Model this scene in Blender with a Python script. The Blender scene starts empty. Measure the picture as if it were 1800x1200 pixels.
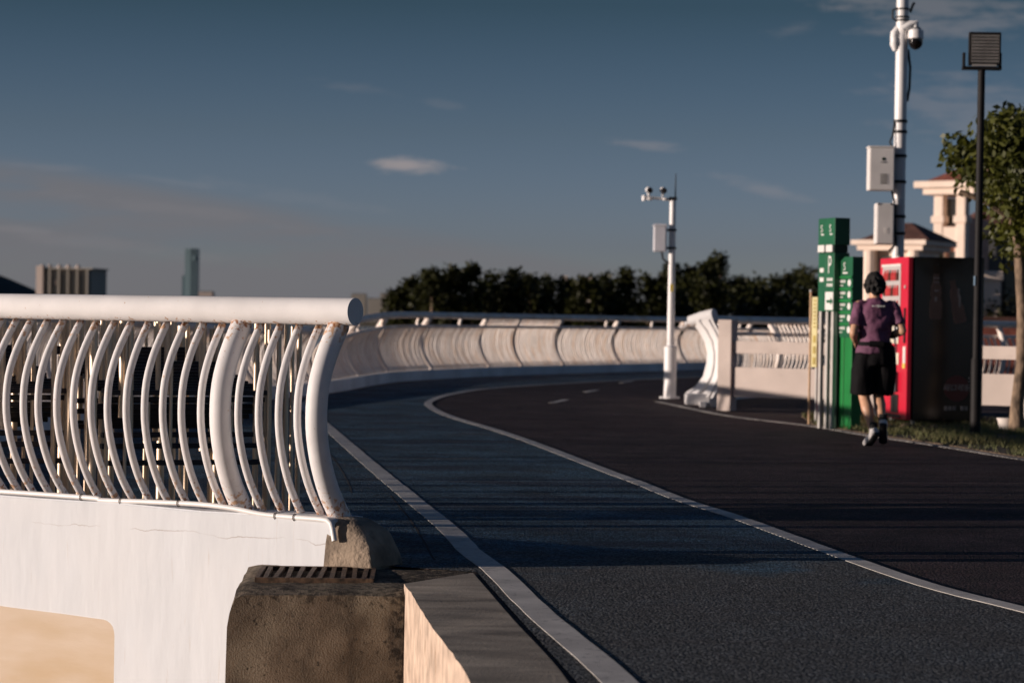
import bpy, bmesh, math, random
from mathutils import Vector, Matrix, noise as mnoise
R = math.radians
rng = random.Random(7)
sc = bpy.context.scene
C = sc.collection
# ------------------------------------------------------------------ camera
cam_d = bpy.data.cameras.new('camera')
cam = bpy.data.objects.new('camera', cam_d); C.objects.link(cam)
cam_d.lens = 85.0; cam_d.sensor_width = 36.0
cam_d.clip_start = 0.1; cam_d.clip_end = 20000
pit = math.atan(42 / 4250.0); rol = 0.016
fw = Vector((0, math.cos(pit), -math.sin(pit))); r0 = Vector((1, 0, 0)); u0 = r0.cross(fw)
cr = math.cos(rol) * r0 + math.sin(rol) * u0; cu = -math.sin(rol) * r0 + math.cos(rol) * u0
m = Matrix((cr, cu, -fw)).transposed().to_4x4(); m.translation = Vector((0, 0, 1.22))
cam.matrix_world = m
cam_d.dof.use_dof = True; cam_d.dof.focus_distance = 12.3; cam_d.dof.aperture_fstop = 3.8
sc.camera = cam
# ------------------------------------------------------------------ light
SUN_EL = 6.1; SUN_AZ = 258.5          # azimuth clockwise from +Y
w = bpy.data.worlds.new('World'); sc.world = w; w.use_nodes = True
nt = w.node_tree; N = nt.nodes; L = nt.links; N.clear()
def wn(t, **k):
    n = N.new(t)
    for a, b in k.items(): setattr(n, a, b)
    return n
out = wn('ShaderNodeOutputWorld'); bg = wn('ShaderNodeBackground'); bg.inputs[1].default_value = 0.10
sky = wn('ShaderNodeTexSky', sky_type='NISHITA', sun_disc=False, sun_elevation=R(SUN_EL), sun_rotation=R(SUN_AZ),
         altitude=0, air_density=1.0, dust_density=0.6, ozone_density=3.0)
def wmath(op, a, b=None, c=None):
    n = wn('ShaderNodeMath', operation=op)
    for i, v in enumerate((a, b, c)):
        if v is None: continue
        if isinstance(v, (int, float)): n.inputs[i].default_value = v
        else: L.new(v, n.inputs[i])
    return n.outputs[0]
def wmix(f, a, b):
    n = wn('ShaderNodeMix', data_type='RGBA')
    for s, v in ((n.inputs[0], f), (n.inputs[6], a), (n.inputs[7], b)):
        if isinstance(v, (int, float)): s.default_value = v
        elif isinstance(v, tuple): s.default_value = v
        else: L.new(v, s)
    return n.outputs[2]
hsv = wn('ShaderNodeHueSaturation'); hsv.inputs['Saturation'].default_value = 0.9; hsv.inputs['Value'].default_value = 1.0
L.new(sky.outputs[0], hsv.inputs['Color'])
tc = wn('ShaderNodeTexCoord'); sep = wn('ShaderNodeSeparateXYZ'); L.new(tc.outputs['Generated'], sep.inputs[0])
front = wmath('GREATER_THAN', sep.outputs[1], 0.2)
ysafe = wmath('MAXIMUM', sep.outputs[1], 0.2)
uu = wmath('DIVIDE', sep.outputs[0], ysafe); vv = wmath('DIVIDE', sep.outputs[2], ysafe)
comb = wn('ShaderNodeCombineXYZ'); L.new(uu, comb.inputs[0]); L.new(vv, comb.inputs[1])
def cnoise(scale, sx, sy, detail, rough=.55):
    mp = wn('ShaderNodeMapping'); mp.inputs['Scale'].default_value = (sx, sy, 1); L.new(comb.outputs[0], mp.inputs[0])
    n = wn('ShaderNodeTexNoise'); n.inputs['Scale'].default_value = scale; n.inputs['Detail'].default_value = detail
    n.inputs['Roughness'].default_value = rough
    L.new(mp.outputs[0], n.inputs['Vector']); return n.outputs[0]
wis = cnoise(34, 1.0, 4.5, 8, .66)
wis2 = cnoise(9, 1.0, 6.0, 5, .55)
total = None
#          px x, px y, half w, half h, rot deg, strength, noise
CLOUDS = [(712, 293, 80, 17, -1, .80, 1.5), (1135, 258, 72, 12, -5, .30, 1.8), (1335, 331, 105, 16, -9, .22, 1.8),
          (1640, 20, 240, 55, -3, .30, 2.2), (1720, 195, 190, 75, -8, .20, 2.4), (600, 152, 90, 14, -4, .09, 2.0),
          (1390, 52, 60, 14, 12, .12, 2.0), (775, 185, 40, 10, -10, .08, 2.0), (70, 293, 150, 9, -3, .10, 1.8), (290, 318, 130, 8, -6, .10, 1.8), (30, 405, 90, 12, -3, .14, 1.8),
          (500, 345, 220, 16, -6, .06, 2.2), (150, 425, 240, 16, -5, .08, 2.2), (330, 372, 240, 14, -6, .07, 2.4)]
for px_, py_, hw, hh, rot, st, na in CLOUDS:
    hz = 558 + .016 * (px_ - 900)
    mp = wn('ShaderNodeMapping'); mp.vector_type = 'TEXTURE'
    mp.inputs['Location'].default_value = ((px_ - 900) / 4250, (hz - py_) / 4250, 0)
    mp.inputs['Rotation'].default_value = (0, 0, R(rot) - .016)
    mp.inputs['Scale'].default_value = (hw / 4250, hh / 4250, 1)
    L.new(comb.outputs[0], mp.inputs[0])
    ln = wn('ShaderNodeVectorMath', operation='LENGTH'); L.new(mp.outputs[0], ln.inputs[0])
    v = wmath('SUBTRACT', 1.0, ln.outputs['Value'])
    v = wmath('MULTIPLY_ADD', wmath('SUBTRACT', wis, .5), na * 1.6, v)
    mr = wn('ShaderNodeMapRange'); mr.interpolation_type = 'SMOOTHSTEP'
    mr.inputs[1].default_value = -.05; mr.inputs[2].default_value = .95
    L.new(v, mr.inputs[0])
    v = wmath('MULTIPLY', mr.outputs[0], st)
    total = v if total is None else wmath('MAXIMUM', total, v)
# low cloud bank spreading over the left of the view, thin cirrus elsewhere
bk = wn('ShaderNodeMapRange', interpolation_type='SMOOTHSTEP'); L.new(wmath('MULTIPLY_ADD', uu, .165, vv), bk.inputs[0])
bk.inputs[1].default_value = .032; bk.inputs[2].default_value = .021
bk2 = wn('ShaderNodeMapRange', interpolation_type='SMOOTHSTEP'); L.new(wis2, bk2.inputs[0]); bk2.inputs[1].default_value = .30; bk2.inputs[2].default_value = .56
bank = wmath('MULTIPLY', wmath('MULTIPLY', bk.outputs[0], bk2.outputs[0]), .85)
low = wn('ShaderNodeMapRange', interpolation_type='SMOOTHSTEP'); L.new(vv, low.inputs[0]); low.inputs[1].default_value = .072; low.inputs[2].default_value = .05
bank = wmath('MULTIPLY', bank, low.outputs[0])
cl = wmath('MULTIPLY', wmath('MAXIMUM', total, 0.0), front)
bank = wmath('MULTIPLY', bank, front)
# grey-blue evening haze: pales towards the horizon all round the sky
rmp = wn('ShaderNodeValToRGB'); rmp.color_ramp.interpolation = 'LINEAR'
mz = wn('ShaderNodeMapRange'); L.new(sep.outputs[2], mz.inputs[0]); mz.inputs[1].default_value = 0; mz.inputs[2].default_value = .4
L.new(mz.outputs[0], rmp.inputs[0])
el_ = rmp.color_ramp.elements
for p_, c_ in zip((0.0, .075, .19, .32, 1.0), ((1.18, 1.40, 2.50), (.86, .94, 1.70), (.62, .65, .97), (.325, .39, .49), (.30, .38, .50))):
    e_ = el_[0] if p_ == 0.0 else (el_[len(el_) - 1] if p_ == 1.0 else el_.new(p_))
    e_.position = p_; e_.color = (*c_, 1)
mul = wn('ShaderNodeMix', data_type='RGBA', blend_type='MULTIPLY'); mul.inputs[0].default_value = 1
L.new(hsv.outputs[0], mul.inputs[6]); L.new(rmp.outputs[0], mul.inputs[7])
c1 = wmix(bank, mul.outputs[2], (1.62, 1.60, 1.74, 1))
c2 = wmix(cl, c1, (3.3, 2.9, 2.9, 1))
L.new(c2, bg.inputs[0]); L.new(bg.outputs[0], out.inputs[0])

sun_d = bpy.data.lights.new('sun', 'SUN'); sun_d.energy = 4.9; sun_d.angle = R(.5); sun_d.color = (1.0, .85, .75)
sun = bpy.data.objects.new('sun', sun_d); C.objects.link(sun)
to_sun = Vector((math.sin(R(SUN_AZ)) * math.cos(R(SUN_EL)), math.cos(R(SUN_AZ)) * math.cos(R(SUN_EL)), math.sin(R(SUN_EL))))
sun.rotation_euler = to_sun.to_track_quat('Z', 'Y').to_euler(); sun.location = (-30, -6, 12)
vs = sc.view_settings
vs.view_transform = 'Standard'; vs.look = 'None'; vs.exposure = 0.0; vs.gamma = 1.0; vs.use_curve_mapping = False
sc.render.engine = 'CYCLES'
sc.cycles.max_bounces = 6

# ------------------------------------------------------------------ materials
def mat(name, col, rough=.6, metal=0.0, var=.15, vscale=6.0, bump=0.0, bscale=60.0, bdist=.004, spec=.5, col2=None, stretch=(1, 1, 1), coat=0.0, trans=0.0, emit=None):
    mt = bpy.data.materials.new(name); mt.use_nodes = True
    t = mt.node_tree; b = t.nodes['Principled BSDF']
    b.inputs['Roughness'].default_value = rough; b.inputs['Metallic'].default_value = metal
    b.inputs['Specular IOR Level'].default_value = spec; b.inputs['Coat Weight'].default_value = coat
    tcn = t.nodes.new('ShaderNodeTexCoord'); mp = t.nodes.new('ShaderNodeMapping'); mp.inputs['Scale'].default_value = stretch
    oi = t.nodes.new('ShaderNodeObjectInfo')
    ad = t.nodes.new('ShaderNodeVectorMath'); ad.operation = 'MULTIPLY_ADD'
    t.links.new(oi.outputs['Random'], ad.inputs[0]); ad.inputs[1].default_value = (37, 53, 71)
    t.links.new(tcn.outputs['Object'], ad.inputs[2]); t.links.new(ad.outputs[0], mp.inputs[0])
    n = t.nodes.new('ShaderNodeTexNoise'); n.inputs['Scale'].default_value = vscale; n.inputs['Detail'].default_value = 6
    t.links.new(mp.outputs[0], n.inputs['Vector'])
    mx = t.nodes.new('ShaderNodeMix'); mx.data_type = 'RGBA'
    c = Vector(col[:3]); d = Vector(col2) if col2 else c * (1 - 2 * var)
    a = c if col2 else c * (1 + .6 * var)
    mx.inputs[6].default_value = (*[min(1, max(0, v)) for v in a], 1); mx.inputs[7].default_value = (*[max(0, v) for v in d], 1)
    rp = t.nodes.new('ShaderNodeMapRange'); rp.inputs[1].default_value = .32; rp.inputs[2].default_value = .7
    t.links.new(n.outputs[0], rp.inputs[0]); t.links.new(rp.outputs[0], mx.inputs[0])
    t.links.new(mx.outputs[2], b.inputs['Base Color'])
    if bump > 0:
        n2 = t.nodes.new('ShaderNodeTexNoise'); n2.inputs['Scale'].default_value = bscale; n2.inputs['Detail'].default_value = 4
        t.links.new(mp.outputs[0], n2.inputs['Vector'])
        bp = t.nodes.new('ShaderNodeBump'); bp.inputs['Strength'].default_value = bump; bp.inputs['Distance'].default_value = bdist
        t.links.new(n2.outputs[0], bp.inputs['Height']); t.links.new(bp.outputs[0], b.inputs['Normal'])
    mt['_mix'] = mx.name; mt['_vec'] = mp.name
    return mt
def add_layer(mt, col, scale, lo, hi, amount=1.0, zr=None, stretch=(1, 1, 1), detail=5, ax=2, gain=.2):
    """a second colour over the first where a noise passes a threshold; zr=[(z0,z1)..] limits it to object heights (rust at the ends)"""
    t = mt.node_tree; b = t.nodes['Principled BSDF']
    src = b.inputs['Base Color'].links[0].from_socket
    vec = t.nodes[mt['_vec']].outputs[0]
    m2 = t.nodes.new('ShaderNodeMapping'); m2.inputs['Scale'].default_value = stretch; t.links.new(vec, m2.inputs[0])
    n = t.nodes.new('ShaderNodeTexNoise'); n.inputs['Scale'].default_value = scale; n.inputs['Detail'].default_value = detail
    t.links.new(m2.outputs[0], n.inputs['Vector'])
    rp = t.nodes.new('ShaderNodeMapRange'); rp.inputs[1].default_value = lo; rp.inputs[2].default_value = hi; rp.inputs[4].default_value = amount
    if zr:
        tcn = t.nodes.new('ShaderNodeTexCoord'); sp = t.nodes.new('ShaderNodeSeparateXYZ'); t.links.new(tcn.outputs['Object'], sp.inputs[0])
        acc = None
        for z0, z1 in zr:
            r2 = t.nodes.new('ShaderNodeMapRange'); r2.inputs[1].default_value = z0; r2.inputs[2].default_value = z1; r2.inputs[3].default_value = 0; r2.inputs[4].default_value = gain
            t.links.new(sp.outputs[ax], r2.inputs[0])
            if acc is None: acc = r2.outputs[0]
            else:
                ad = t.nodes.new('ShaderNodeMath'); ad.operation = 'MAXIMUM'; t.links.new(acc, ad.inputs[0]); t.links.new(r2.outputs[0], ad.inputs[1]); acc = ad.outputs[0]
        ad = t.nodes.new('ShaderNodeMath'); t.links.new(n.outputs[0], ad.inputs[0]); t.links.new(acc, ad.inputs[1])
        t.links.new(ad.outputs[0], rp.inputs[0])
    else:
        t.links.new(n.outputs[0], rp.inputs[0])
    mx = t.nodes.new('ShaderNodeMix'); mx.data_type = 'RGBA'; t.links.new(src, mx.inputs[6]); mx.inputs[7].default_value = (*col, 1)
    t.links.new(rp.outputs[0], mx.inputs[0]); t.links.new(mx.outputs[2], b.inputs['Base Color'])
    return mt

M = {}
M['white_rail'] = add_layer(add_layer(mat('white_rail', (.76, .735, .725), .6, var=.05, vscale=9, bump=.12, bscale=90, bdist=.002),
                  (.55, .30, .14), 34, .67, .78, .85, zr=[(.46, .21), (1.03, 1.17)]), (.30, .11, .035), 60, .71, .77, .9, zr=[(.40, .21), (1.08, 1.17)])
M['white_tube'] = add_layer(mat('white_tube', (.73, .71, .70), .75, spec=.2, var=.05, vscale=5, bump=.12, bscale=80, bdist=.002), (.42, .22, .10), 45, .70, .76, .8, zr=[(1.20, 1.165)])
M['white_far'] = add_layer(mat('white_far', (.93, .83, .75), .6, var=.08, vscale=3), (.70, .46, .28), 2.0, .48, .72, .7)
M['parapet'] = add_layer(mat('parapet', (.675, .69, .71), .8, var=.04, vscale=7, bump=.5, bscale=18, bdist=.006, stretch=(1, 1, .25), spec=.2), (.54, .48, .43), 38, .66, .78, .7, stretch=(1.2, 1.2, .35))
add_layer(M['parapet'], (.70, .705, .715), 3.0, .46, .62, .6, stretch=(1, 1, 2.0))
M['cement'] = add_layer(mat('cement', (.36, .275, .20), .9, var=.3, vscale=7, bump=.8, bscale=45, bdist=.012), (.08, .07, .06), 9, .55, .72, .8)
M['block'] = add_layer(mat('block', (.19, .150, .110), .95, var=.35, vscale=4, bump=1.0, bscale=120, bdist=.008, spec=.2), (.040, .034, .030), 5, .54, .68, .85, stretch=(1.6, 1, .6))
add_layer(M['block'], (.27, .225, .165), 2.6, .50, .66, .75); add_layer(M['block'], (.03, .025, .02), 42, .66, .72, .9)
add_layer(M['block'], (.018, .015, .013), 38, .62, .78, .85, zr=[(-.60, -.46)], ax=0, gain=.25); add_layer(M['block'], (.025, .021, .018), 34, .66, .80, .7, zr=[(-.12, -.05)])
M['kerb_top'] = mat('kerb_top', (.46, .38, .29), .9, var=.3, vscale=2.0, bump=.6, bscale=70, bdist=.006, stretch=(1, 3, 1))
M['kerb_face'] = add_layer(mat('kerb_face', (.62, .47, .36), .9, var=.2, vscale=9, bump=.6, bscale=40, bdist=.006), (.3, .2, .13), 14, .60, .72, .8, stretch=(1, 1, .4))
M['sand_slope'] = mat('sand_slope', (.66, .55, .45), .95, col2=(.56, .42, .28), vscale=1.1, bump=.2, bscale=14, stretch=(1.2, 1.2, 5))
M['sand_slope'].node_tree.nodes[M['sand_slope']['_vec']].inputs['Rotation'].default_value = (0, R(38), 0)
add_layer(M['sand_slope'], (.54, .41, .27), 3.0, .46, .70, .35)
M['road'] = mat('road', (.062, .039, .042), .75, var=.3, vscale=2.0, bump=1.0, bscale=230, bdist=.012, spec=.25)
M['lane'] = mat('lane', (.070, .136, .192), .75, var=.3, vscale=1.5, bump=1.0, bscale=230, bdist=.012, spec=.25)
M['line'] = add_layer(mat('line', (.62, .58, .53), .7, var=.15, vscale=4, bump=.7, bscale=200, bdist=.005), (.10, .10, .10), 26, .60, .72, .6)
M['line_worn'] = add_layer(mat('line_worn', (.42, .39, .36), .8, var=.2, vscale=4, bump=.5, bscale=120), (.10, .09, .085), 14, .52, .66, .8)
M['dirt'] = mat('dirt', (.16, .11, .07), .95, var=.35, vscale=3, bump=.6, bscale=40)
M['grass'] = mat('grass', (.10, .12, .035), .7, col2=(.17, .14, .05), vscale=2.0)
M['steel'] = add_layer(mat('steel', (.84, .66, .48), .42, metal=.6, var=.08, vscale=5), (.22, .12, .06), 30, .62, .72, .8)
M['slat'] = mat('slat', (.020, .012, .016), .45, var=.4, vscale=8, stretch=(.2, 3, 3), bump=.2, bscale=60)
M['seam'] = mat('seam', (.012, .012, .014), .95)
M['slat_bolt'] = mat('slat_bolt', (.7, .7, .7), .3, metal=1.0)
M['cable_white'] = mat('cable_white', (.84, .81, .78), .4, var=.05)
M['strap'] = mat('strap', (.10, .07, .05), .7)
M['grate'] = mat('grate', (.16, .09, .05), .75, var=.4, vscale=30, bump=.5, bscale=90)
M['pit_shade'] = mat('pit_shade', (.02, .015, .012), .9)
M['pole_white'] = add_layer(mat('pole_white', (.84, .81, .79), .4, var=.05, vscale=2), (.5, .42, .36), 12, .64, .75, .5)
M['box_grey'] = mat('box_grey', (.80, .75, .71), .45, var=.06, vscale=3)
M['box_white'] = mat('box_white', (.76, .74, .77), .45, var=.05, vscale=3)
M['black'] = mat('black', (.012, .011, .011), .4, var=.2)
M['rubber'] = mat('rubber', (.014, .013, .013), .55, var=.2)
M['lamp_black'] = mat('lamp_black', (.012, .010, .010), .65, var=.2, spec=.25)
M['cell'] = mat('cell', (.03, .028, .026), .25, var=.1)
M['cell_line'] = mat('cell_line', (.42, .38, .34), .5)
M['dome_glass'] = mat('dome_glass', (.010, .008, .008), .12, coat=.4)
M['green'] = mat('green', (.010, .105, .044), .4, var=.1, vscale=3)
M['green_bright'] = mat('green_bright', (.010, .19, .040), .4, var=.1, vscale=3)
M['green_dark'] = mat('green_dark', (.010, .035, .020), .5, var=.1)
M['print_white'] = mat('print_white', (.72, .70, .66), .5, var=.06)
M['leg_steel'] = mat('leg_steel', (.52, .49, .45), .45, metal=.0, var=.08)
M['yellow'] = mat('yellow', (.72, .62, .28), .55, var=.1, vscale=4)
M['yellow_ink'] = mat('yellow_ink', (.50, .36, .05), .6)
M['wood_post'] = mat('wood_post', (.62, .38, .20), .5, var=.2, stretch=(6, 6, 1))
M['red'] = mat('red', (.62, .012, .040), .35, var=.05, vscale=2)
M['vend_black'] = mat('vend_black', (.009, .006, .006), .16, var=.2, spec=.55)
M['vend_print'] = mat('vend_print', (.16, .16, .18), .3)
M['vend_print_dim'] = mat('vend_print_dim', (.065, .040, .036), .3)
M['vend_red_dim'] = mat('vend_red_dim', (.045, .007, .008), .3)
M['glass'] = mat('glass', (.55, .50, .48), .25, spec=.6, var=.05)
M['bottle_red'] = mat('bottle_red', (.55, .05, .05), .3)
M['bottle_dark'] = mat('bottle_dark', (.10, .03, .02), .3)
M['label_paper'] = mat('label_paper', (.72, .66, .52), .6)
M['label_yellow'] = mat('label_yellow', (.75, .55, .10), .6)
M['tray'] = mat('tray', (.06, .07, .08), .3)
M['concrete'] = add_layer(mat('concrete', (.63, .53, .47), .9, var=.08, vscale=2, bump=.3, bscale=40), (.45, .37, .32), 5, .6, .75, .6)
M['kerb_white'] = mat('kerb_white', (.84, .83, .83), .8, var=.12, vscale=1.2)
M['bark'] = mat('bark', (.26, .18, .12), .9, var=.4, vscale=9, bump=.8, bscale=30, bdist=.02, stretch=(1, 1, .5))
def leaf_mat(name, a, b, tr=.25):
    mt = mat(name, a, .5, col2=b, vscale=1.3)
    t = mt.node_tree; p = t.nodes['Principled BSDF']; o = t.nodes['Material Output']
    tl = t.nodes.new('ShaderNodeBsdfTranslucent'); src = p.inputs['Base Color'].links[0].from_socket
    t.links.new(src, tl.inputs[0]); ms = t.nodes.new('ShaderNodeMixShader'); ms.inputs[0].default_value = tr
    t.links.new(p.outputs[0], ms.inputs[1]); t.links.new(tl.outputs[0], ms.inputs[2]); t.links.new(ms.outputs[0], o.inputs[0])
    return mt
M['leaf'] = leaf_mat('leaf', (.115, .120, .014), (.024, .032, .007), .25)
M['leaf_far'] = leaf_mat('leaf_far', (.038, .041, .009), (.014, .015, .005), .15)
for k_ in ('leaf_far',): M[k_].node_tree.nodes['Principled BSDF'].inputs['Specular IOR Level'].default_value = .15
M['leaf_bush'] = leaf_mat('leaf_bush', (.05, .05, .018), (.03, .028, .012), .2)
M['villa'] = mat('villa', (.90, .72, .59), .8, var=.06, vscale=1.5)
M['villa_pink'] = mat('villa_pink', (.70, .42, .32), .8, var=.08)
M['villa_glass'] = mat('villa_glass', (.06, .065, .055), .15)
M['roof_tile'] = mat('roof_tile', (.14, .06, .045), .85, var=.25, vscale=2)
M['roof_red'] = mat('roof_red', (.30, .09, .06), .85, var=.2)
M['facade_dark'] = mat('facade_dark', (.16, .16, .16), .8, var=.1)
M['hotel'] = mat('hotel', (.62, .50, .43), .8, var=.1, vscale=.05)
M['hotel_front'] = mat('hotel_front', (.36, .32, .27), .7, var=.1, vscale=.05)  # darker wall tone, with the hotel front's shade put into it
M['hotel_bay'] = mat('hotel_bay', (.25, .235, .20), .5, var=.1, vscale=.05)
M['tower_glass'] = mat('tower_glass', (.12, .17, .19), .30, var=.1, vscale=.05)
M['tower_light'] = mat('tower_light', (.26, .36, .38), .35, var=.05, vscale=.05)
M['hill'] = mat('hill', (.04, .05, .045), .95, var=.3, vscale=.03)
M['land'] = mat('land', (.12, .10, .07), .95, var=.3, vscale=.2)
M['planter'] = mat('planter', (.72, .64, .58), .6, var=.05)
M['stone'] = mat('stone', (.28, .20, .13), .9, var=.3, vscale=9, bump=.5)
M['skin'] = mat('skin', (.60, .33, .20), .5, var=.08, vscale=8)
M['hair'] = mat('hair', (.010, .008, .007), .85, var=.3, vscale=40, bump=.5, bscale=120)
M['shirt'] = mat('shirt', (.165, .055, .110), .75, var=.2, vscale=7, bump=.35, bscale=11, bdist=.03)
M['shorts'] = mat('shorts', (.006, .005, .006), .8, spec=.15, var=.2, bump=.3, bscale=9, bdist=.03)
M['shoe'] = mat('shoe', (.68, .64, .62), .55, var=.1, vscale=20)
M['shoe_dark'] = mat('shoe_dark', (.02, .02, .022), .6)
M['sock'] = mat('sock', (.02, .02, .02), .8)
# water: flat sheet with fine ripples
M['water'] = mat('water', (.035, .055, .065), .12, var=.1, bump=.25, bscale=1.2, bdist=.05, stretch=(1, .4, 1))

# crack running along the parapet face
def parapet_crack():
    mt = M['parapet']; t = mt.node_tree; b = t.nodes['Principled BSDF']; src = b.inputs['Base Color'].links[0].from_socket
    tcn = t.nodes.new('ShaderNodeTexCoord'); sp = t.nodes.new('ShaderNodeSeparateXYZ'); t.links.new(tcn.outputs['Object'], sp.inputs[0])
    n = t.nodes.new('ShaderNodeTexNoise'); n.inputs['Scale'].default_value = 5; n.inputs['Detail'].default_value = 8; t.links.new(tcn.outputs['Object'], n.inputs['Vector'])
    def mth(op, a, b_=None, c=None):
        q = t.nodes.new('ShaderNodeMath'); q.operation = op
        for i, v in enumerate((a, b_, c)):
            if v is None: continue
            if isinstance(v, (int, float)): q.inputs[i].default_value = v
            else: t.links.new(v, q.inputs[i])
        return q.outputs[0]
    z = mth('MULTIPLY_ADD', n.outputs[0], .10, sp.outputs[2])
    z = mth('MULTIPLY_ADD', sp.outputs[0], .012, z)
    d = mth('ABSOLUTE', mth('SUBTRACT', z, .165))
    r = t.nodes.new('ShaderNodeMapRange'); r.inputs[1].default_value = .0035; r.inputs[2].default_value = .0012; r.inputs[4].default_value = .55
    t.links.new(d, r.inputs[0])
    n2 = t.nodes.new('ShaderNodeTexNoise'); n2.inputs['Scale'].default_value = 3; t.links.new(tcn.outputs['Object'], n2.inputs['Vector'])
    g = t.nodes.new('ShaderNodeMapRange'); g.inputs[1].default_value = .42; g.inputs[2].default_value = .55; t.links.new(n2.outputs[0], g.inputs[0])
    f = mth('MULTIPLY', r.outputs[0], g.outputs[0])
    mx = t.nodes.new('ShaderNodeMix'); mx.data_type = 'RGBA'; t.links.new(src, mx.inputs[6]); mx.inputs[7].default_value = (.30, .23, .19, 1)
    t.links.new(f, mx.inputs[0]); t.links.new(mx.outputs[2], b.inputs['Base Color'])
parapet_crack()
add_layer(M['lane'], (.040, .050, .075), 1.1, .50, .62, .8, stretch=(.6, 1.6, 1)); add_layer(M['lane'], (.085, .115, .125), 2.3, .58, .70, .7, stretch=(.5, 1.3, 1))
add_layer(M['road'], (.040, .022, .022), 1.0, .50, .62, .8, stretch=(.6, 1.6, 1)); add_layer(M['road'], (.075, .055, .050), 2.7, .60, .72, .6, stretch=(.5, 1.3, 1))
add_layer(M['lane'], (.105, .098, .090), 1.6, .60, .78, .8, zr=[(13.4, 10.6)], ax=1, gain=.42)
# asphalt: stone chips of slightly different brightness, some of them pale
for k in ('road', 'lane'):
    t = M[k].node_tree; b = t.nodes['Principled BSDF']; src = b.inputs['Base Color'].links[0].from_socket
    tcn = t.nodes.new('ShaderNodeTexCoord')
    v = t.nodes.new('ShaderNodeTexVoronoi'); v.inputs['Scale'].default_value = 95; t.links.new(tcn.outputs['Object'], v.inputs['Vector'])
    sp = t.nodes.new('ShaderNodeSeparateColor'); t.links.new(v.outputs['Color'], sp.inputs[0])
    r = t.nodes.new('ShaderNodeMapRange'); r.inputs[1].default_value = .45; r.inputs[2].default_value = 1.0; r.inputs[3].default_value = .6; r.inputs[4].default_value = 2.8
    t.links.new(sp.outputs[0], r.inputs[0])
    mx = t.nodes.new('ShaderNodeMix'); mx.data_type = 'RGBA'; mx.blend_type = 'MULTIPLY'; mx.inputs[0].default_value = 1
    v2 = t.nodes.new('ShaderNodeTexVoronoi'); v2.inputs['Scale'].default_value = 70; t.links.new(tcn.outputs['Object'], v2.inputs['Vector'])
    bb = t.nodes.new('ShaderNodeBump'); bb.inputs['Strength'].default_value = .9; bb.inputs['Distance'].default_value = .02; bb.invert = True
    t.links.new(v2.outputs['Distance'], bb.inputs['Height']); t.links.new(b.inputs['Normal'].links[0].from_socket, bb.inputs['Normal']); t.links.new(bb.outputs[0], b.inputs['Normal'])
    t.links.new(src, mx.inputs[6]); t.links.new(r.outputs[0], mx.inputs[7]); t.links.new(mx.outputs[2], b.inputs['Base Color'])

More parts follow.
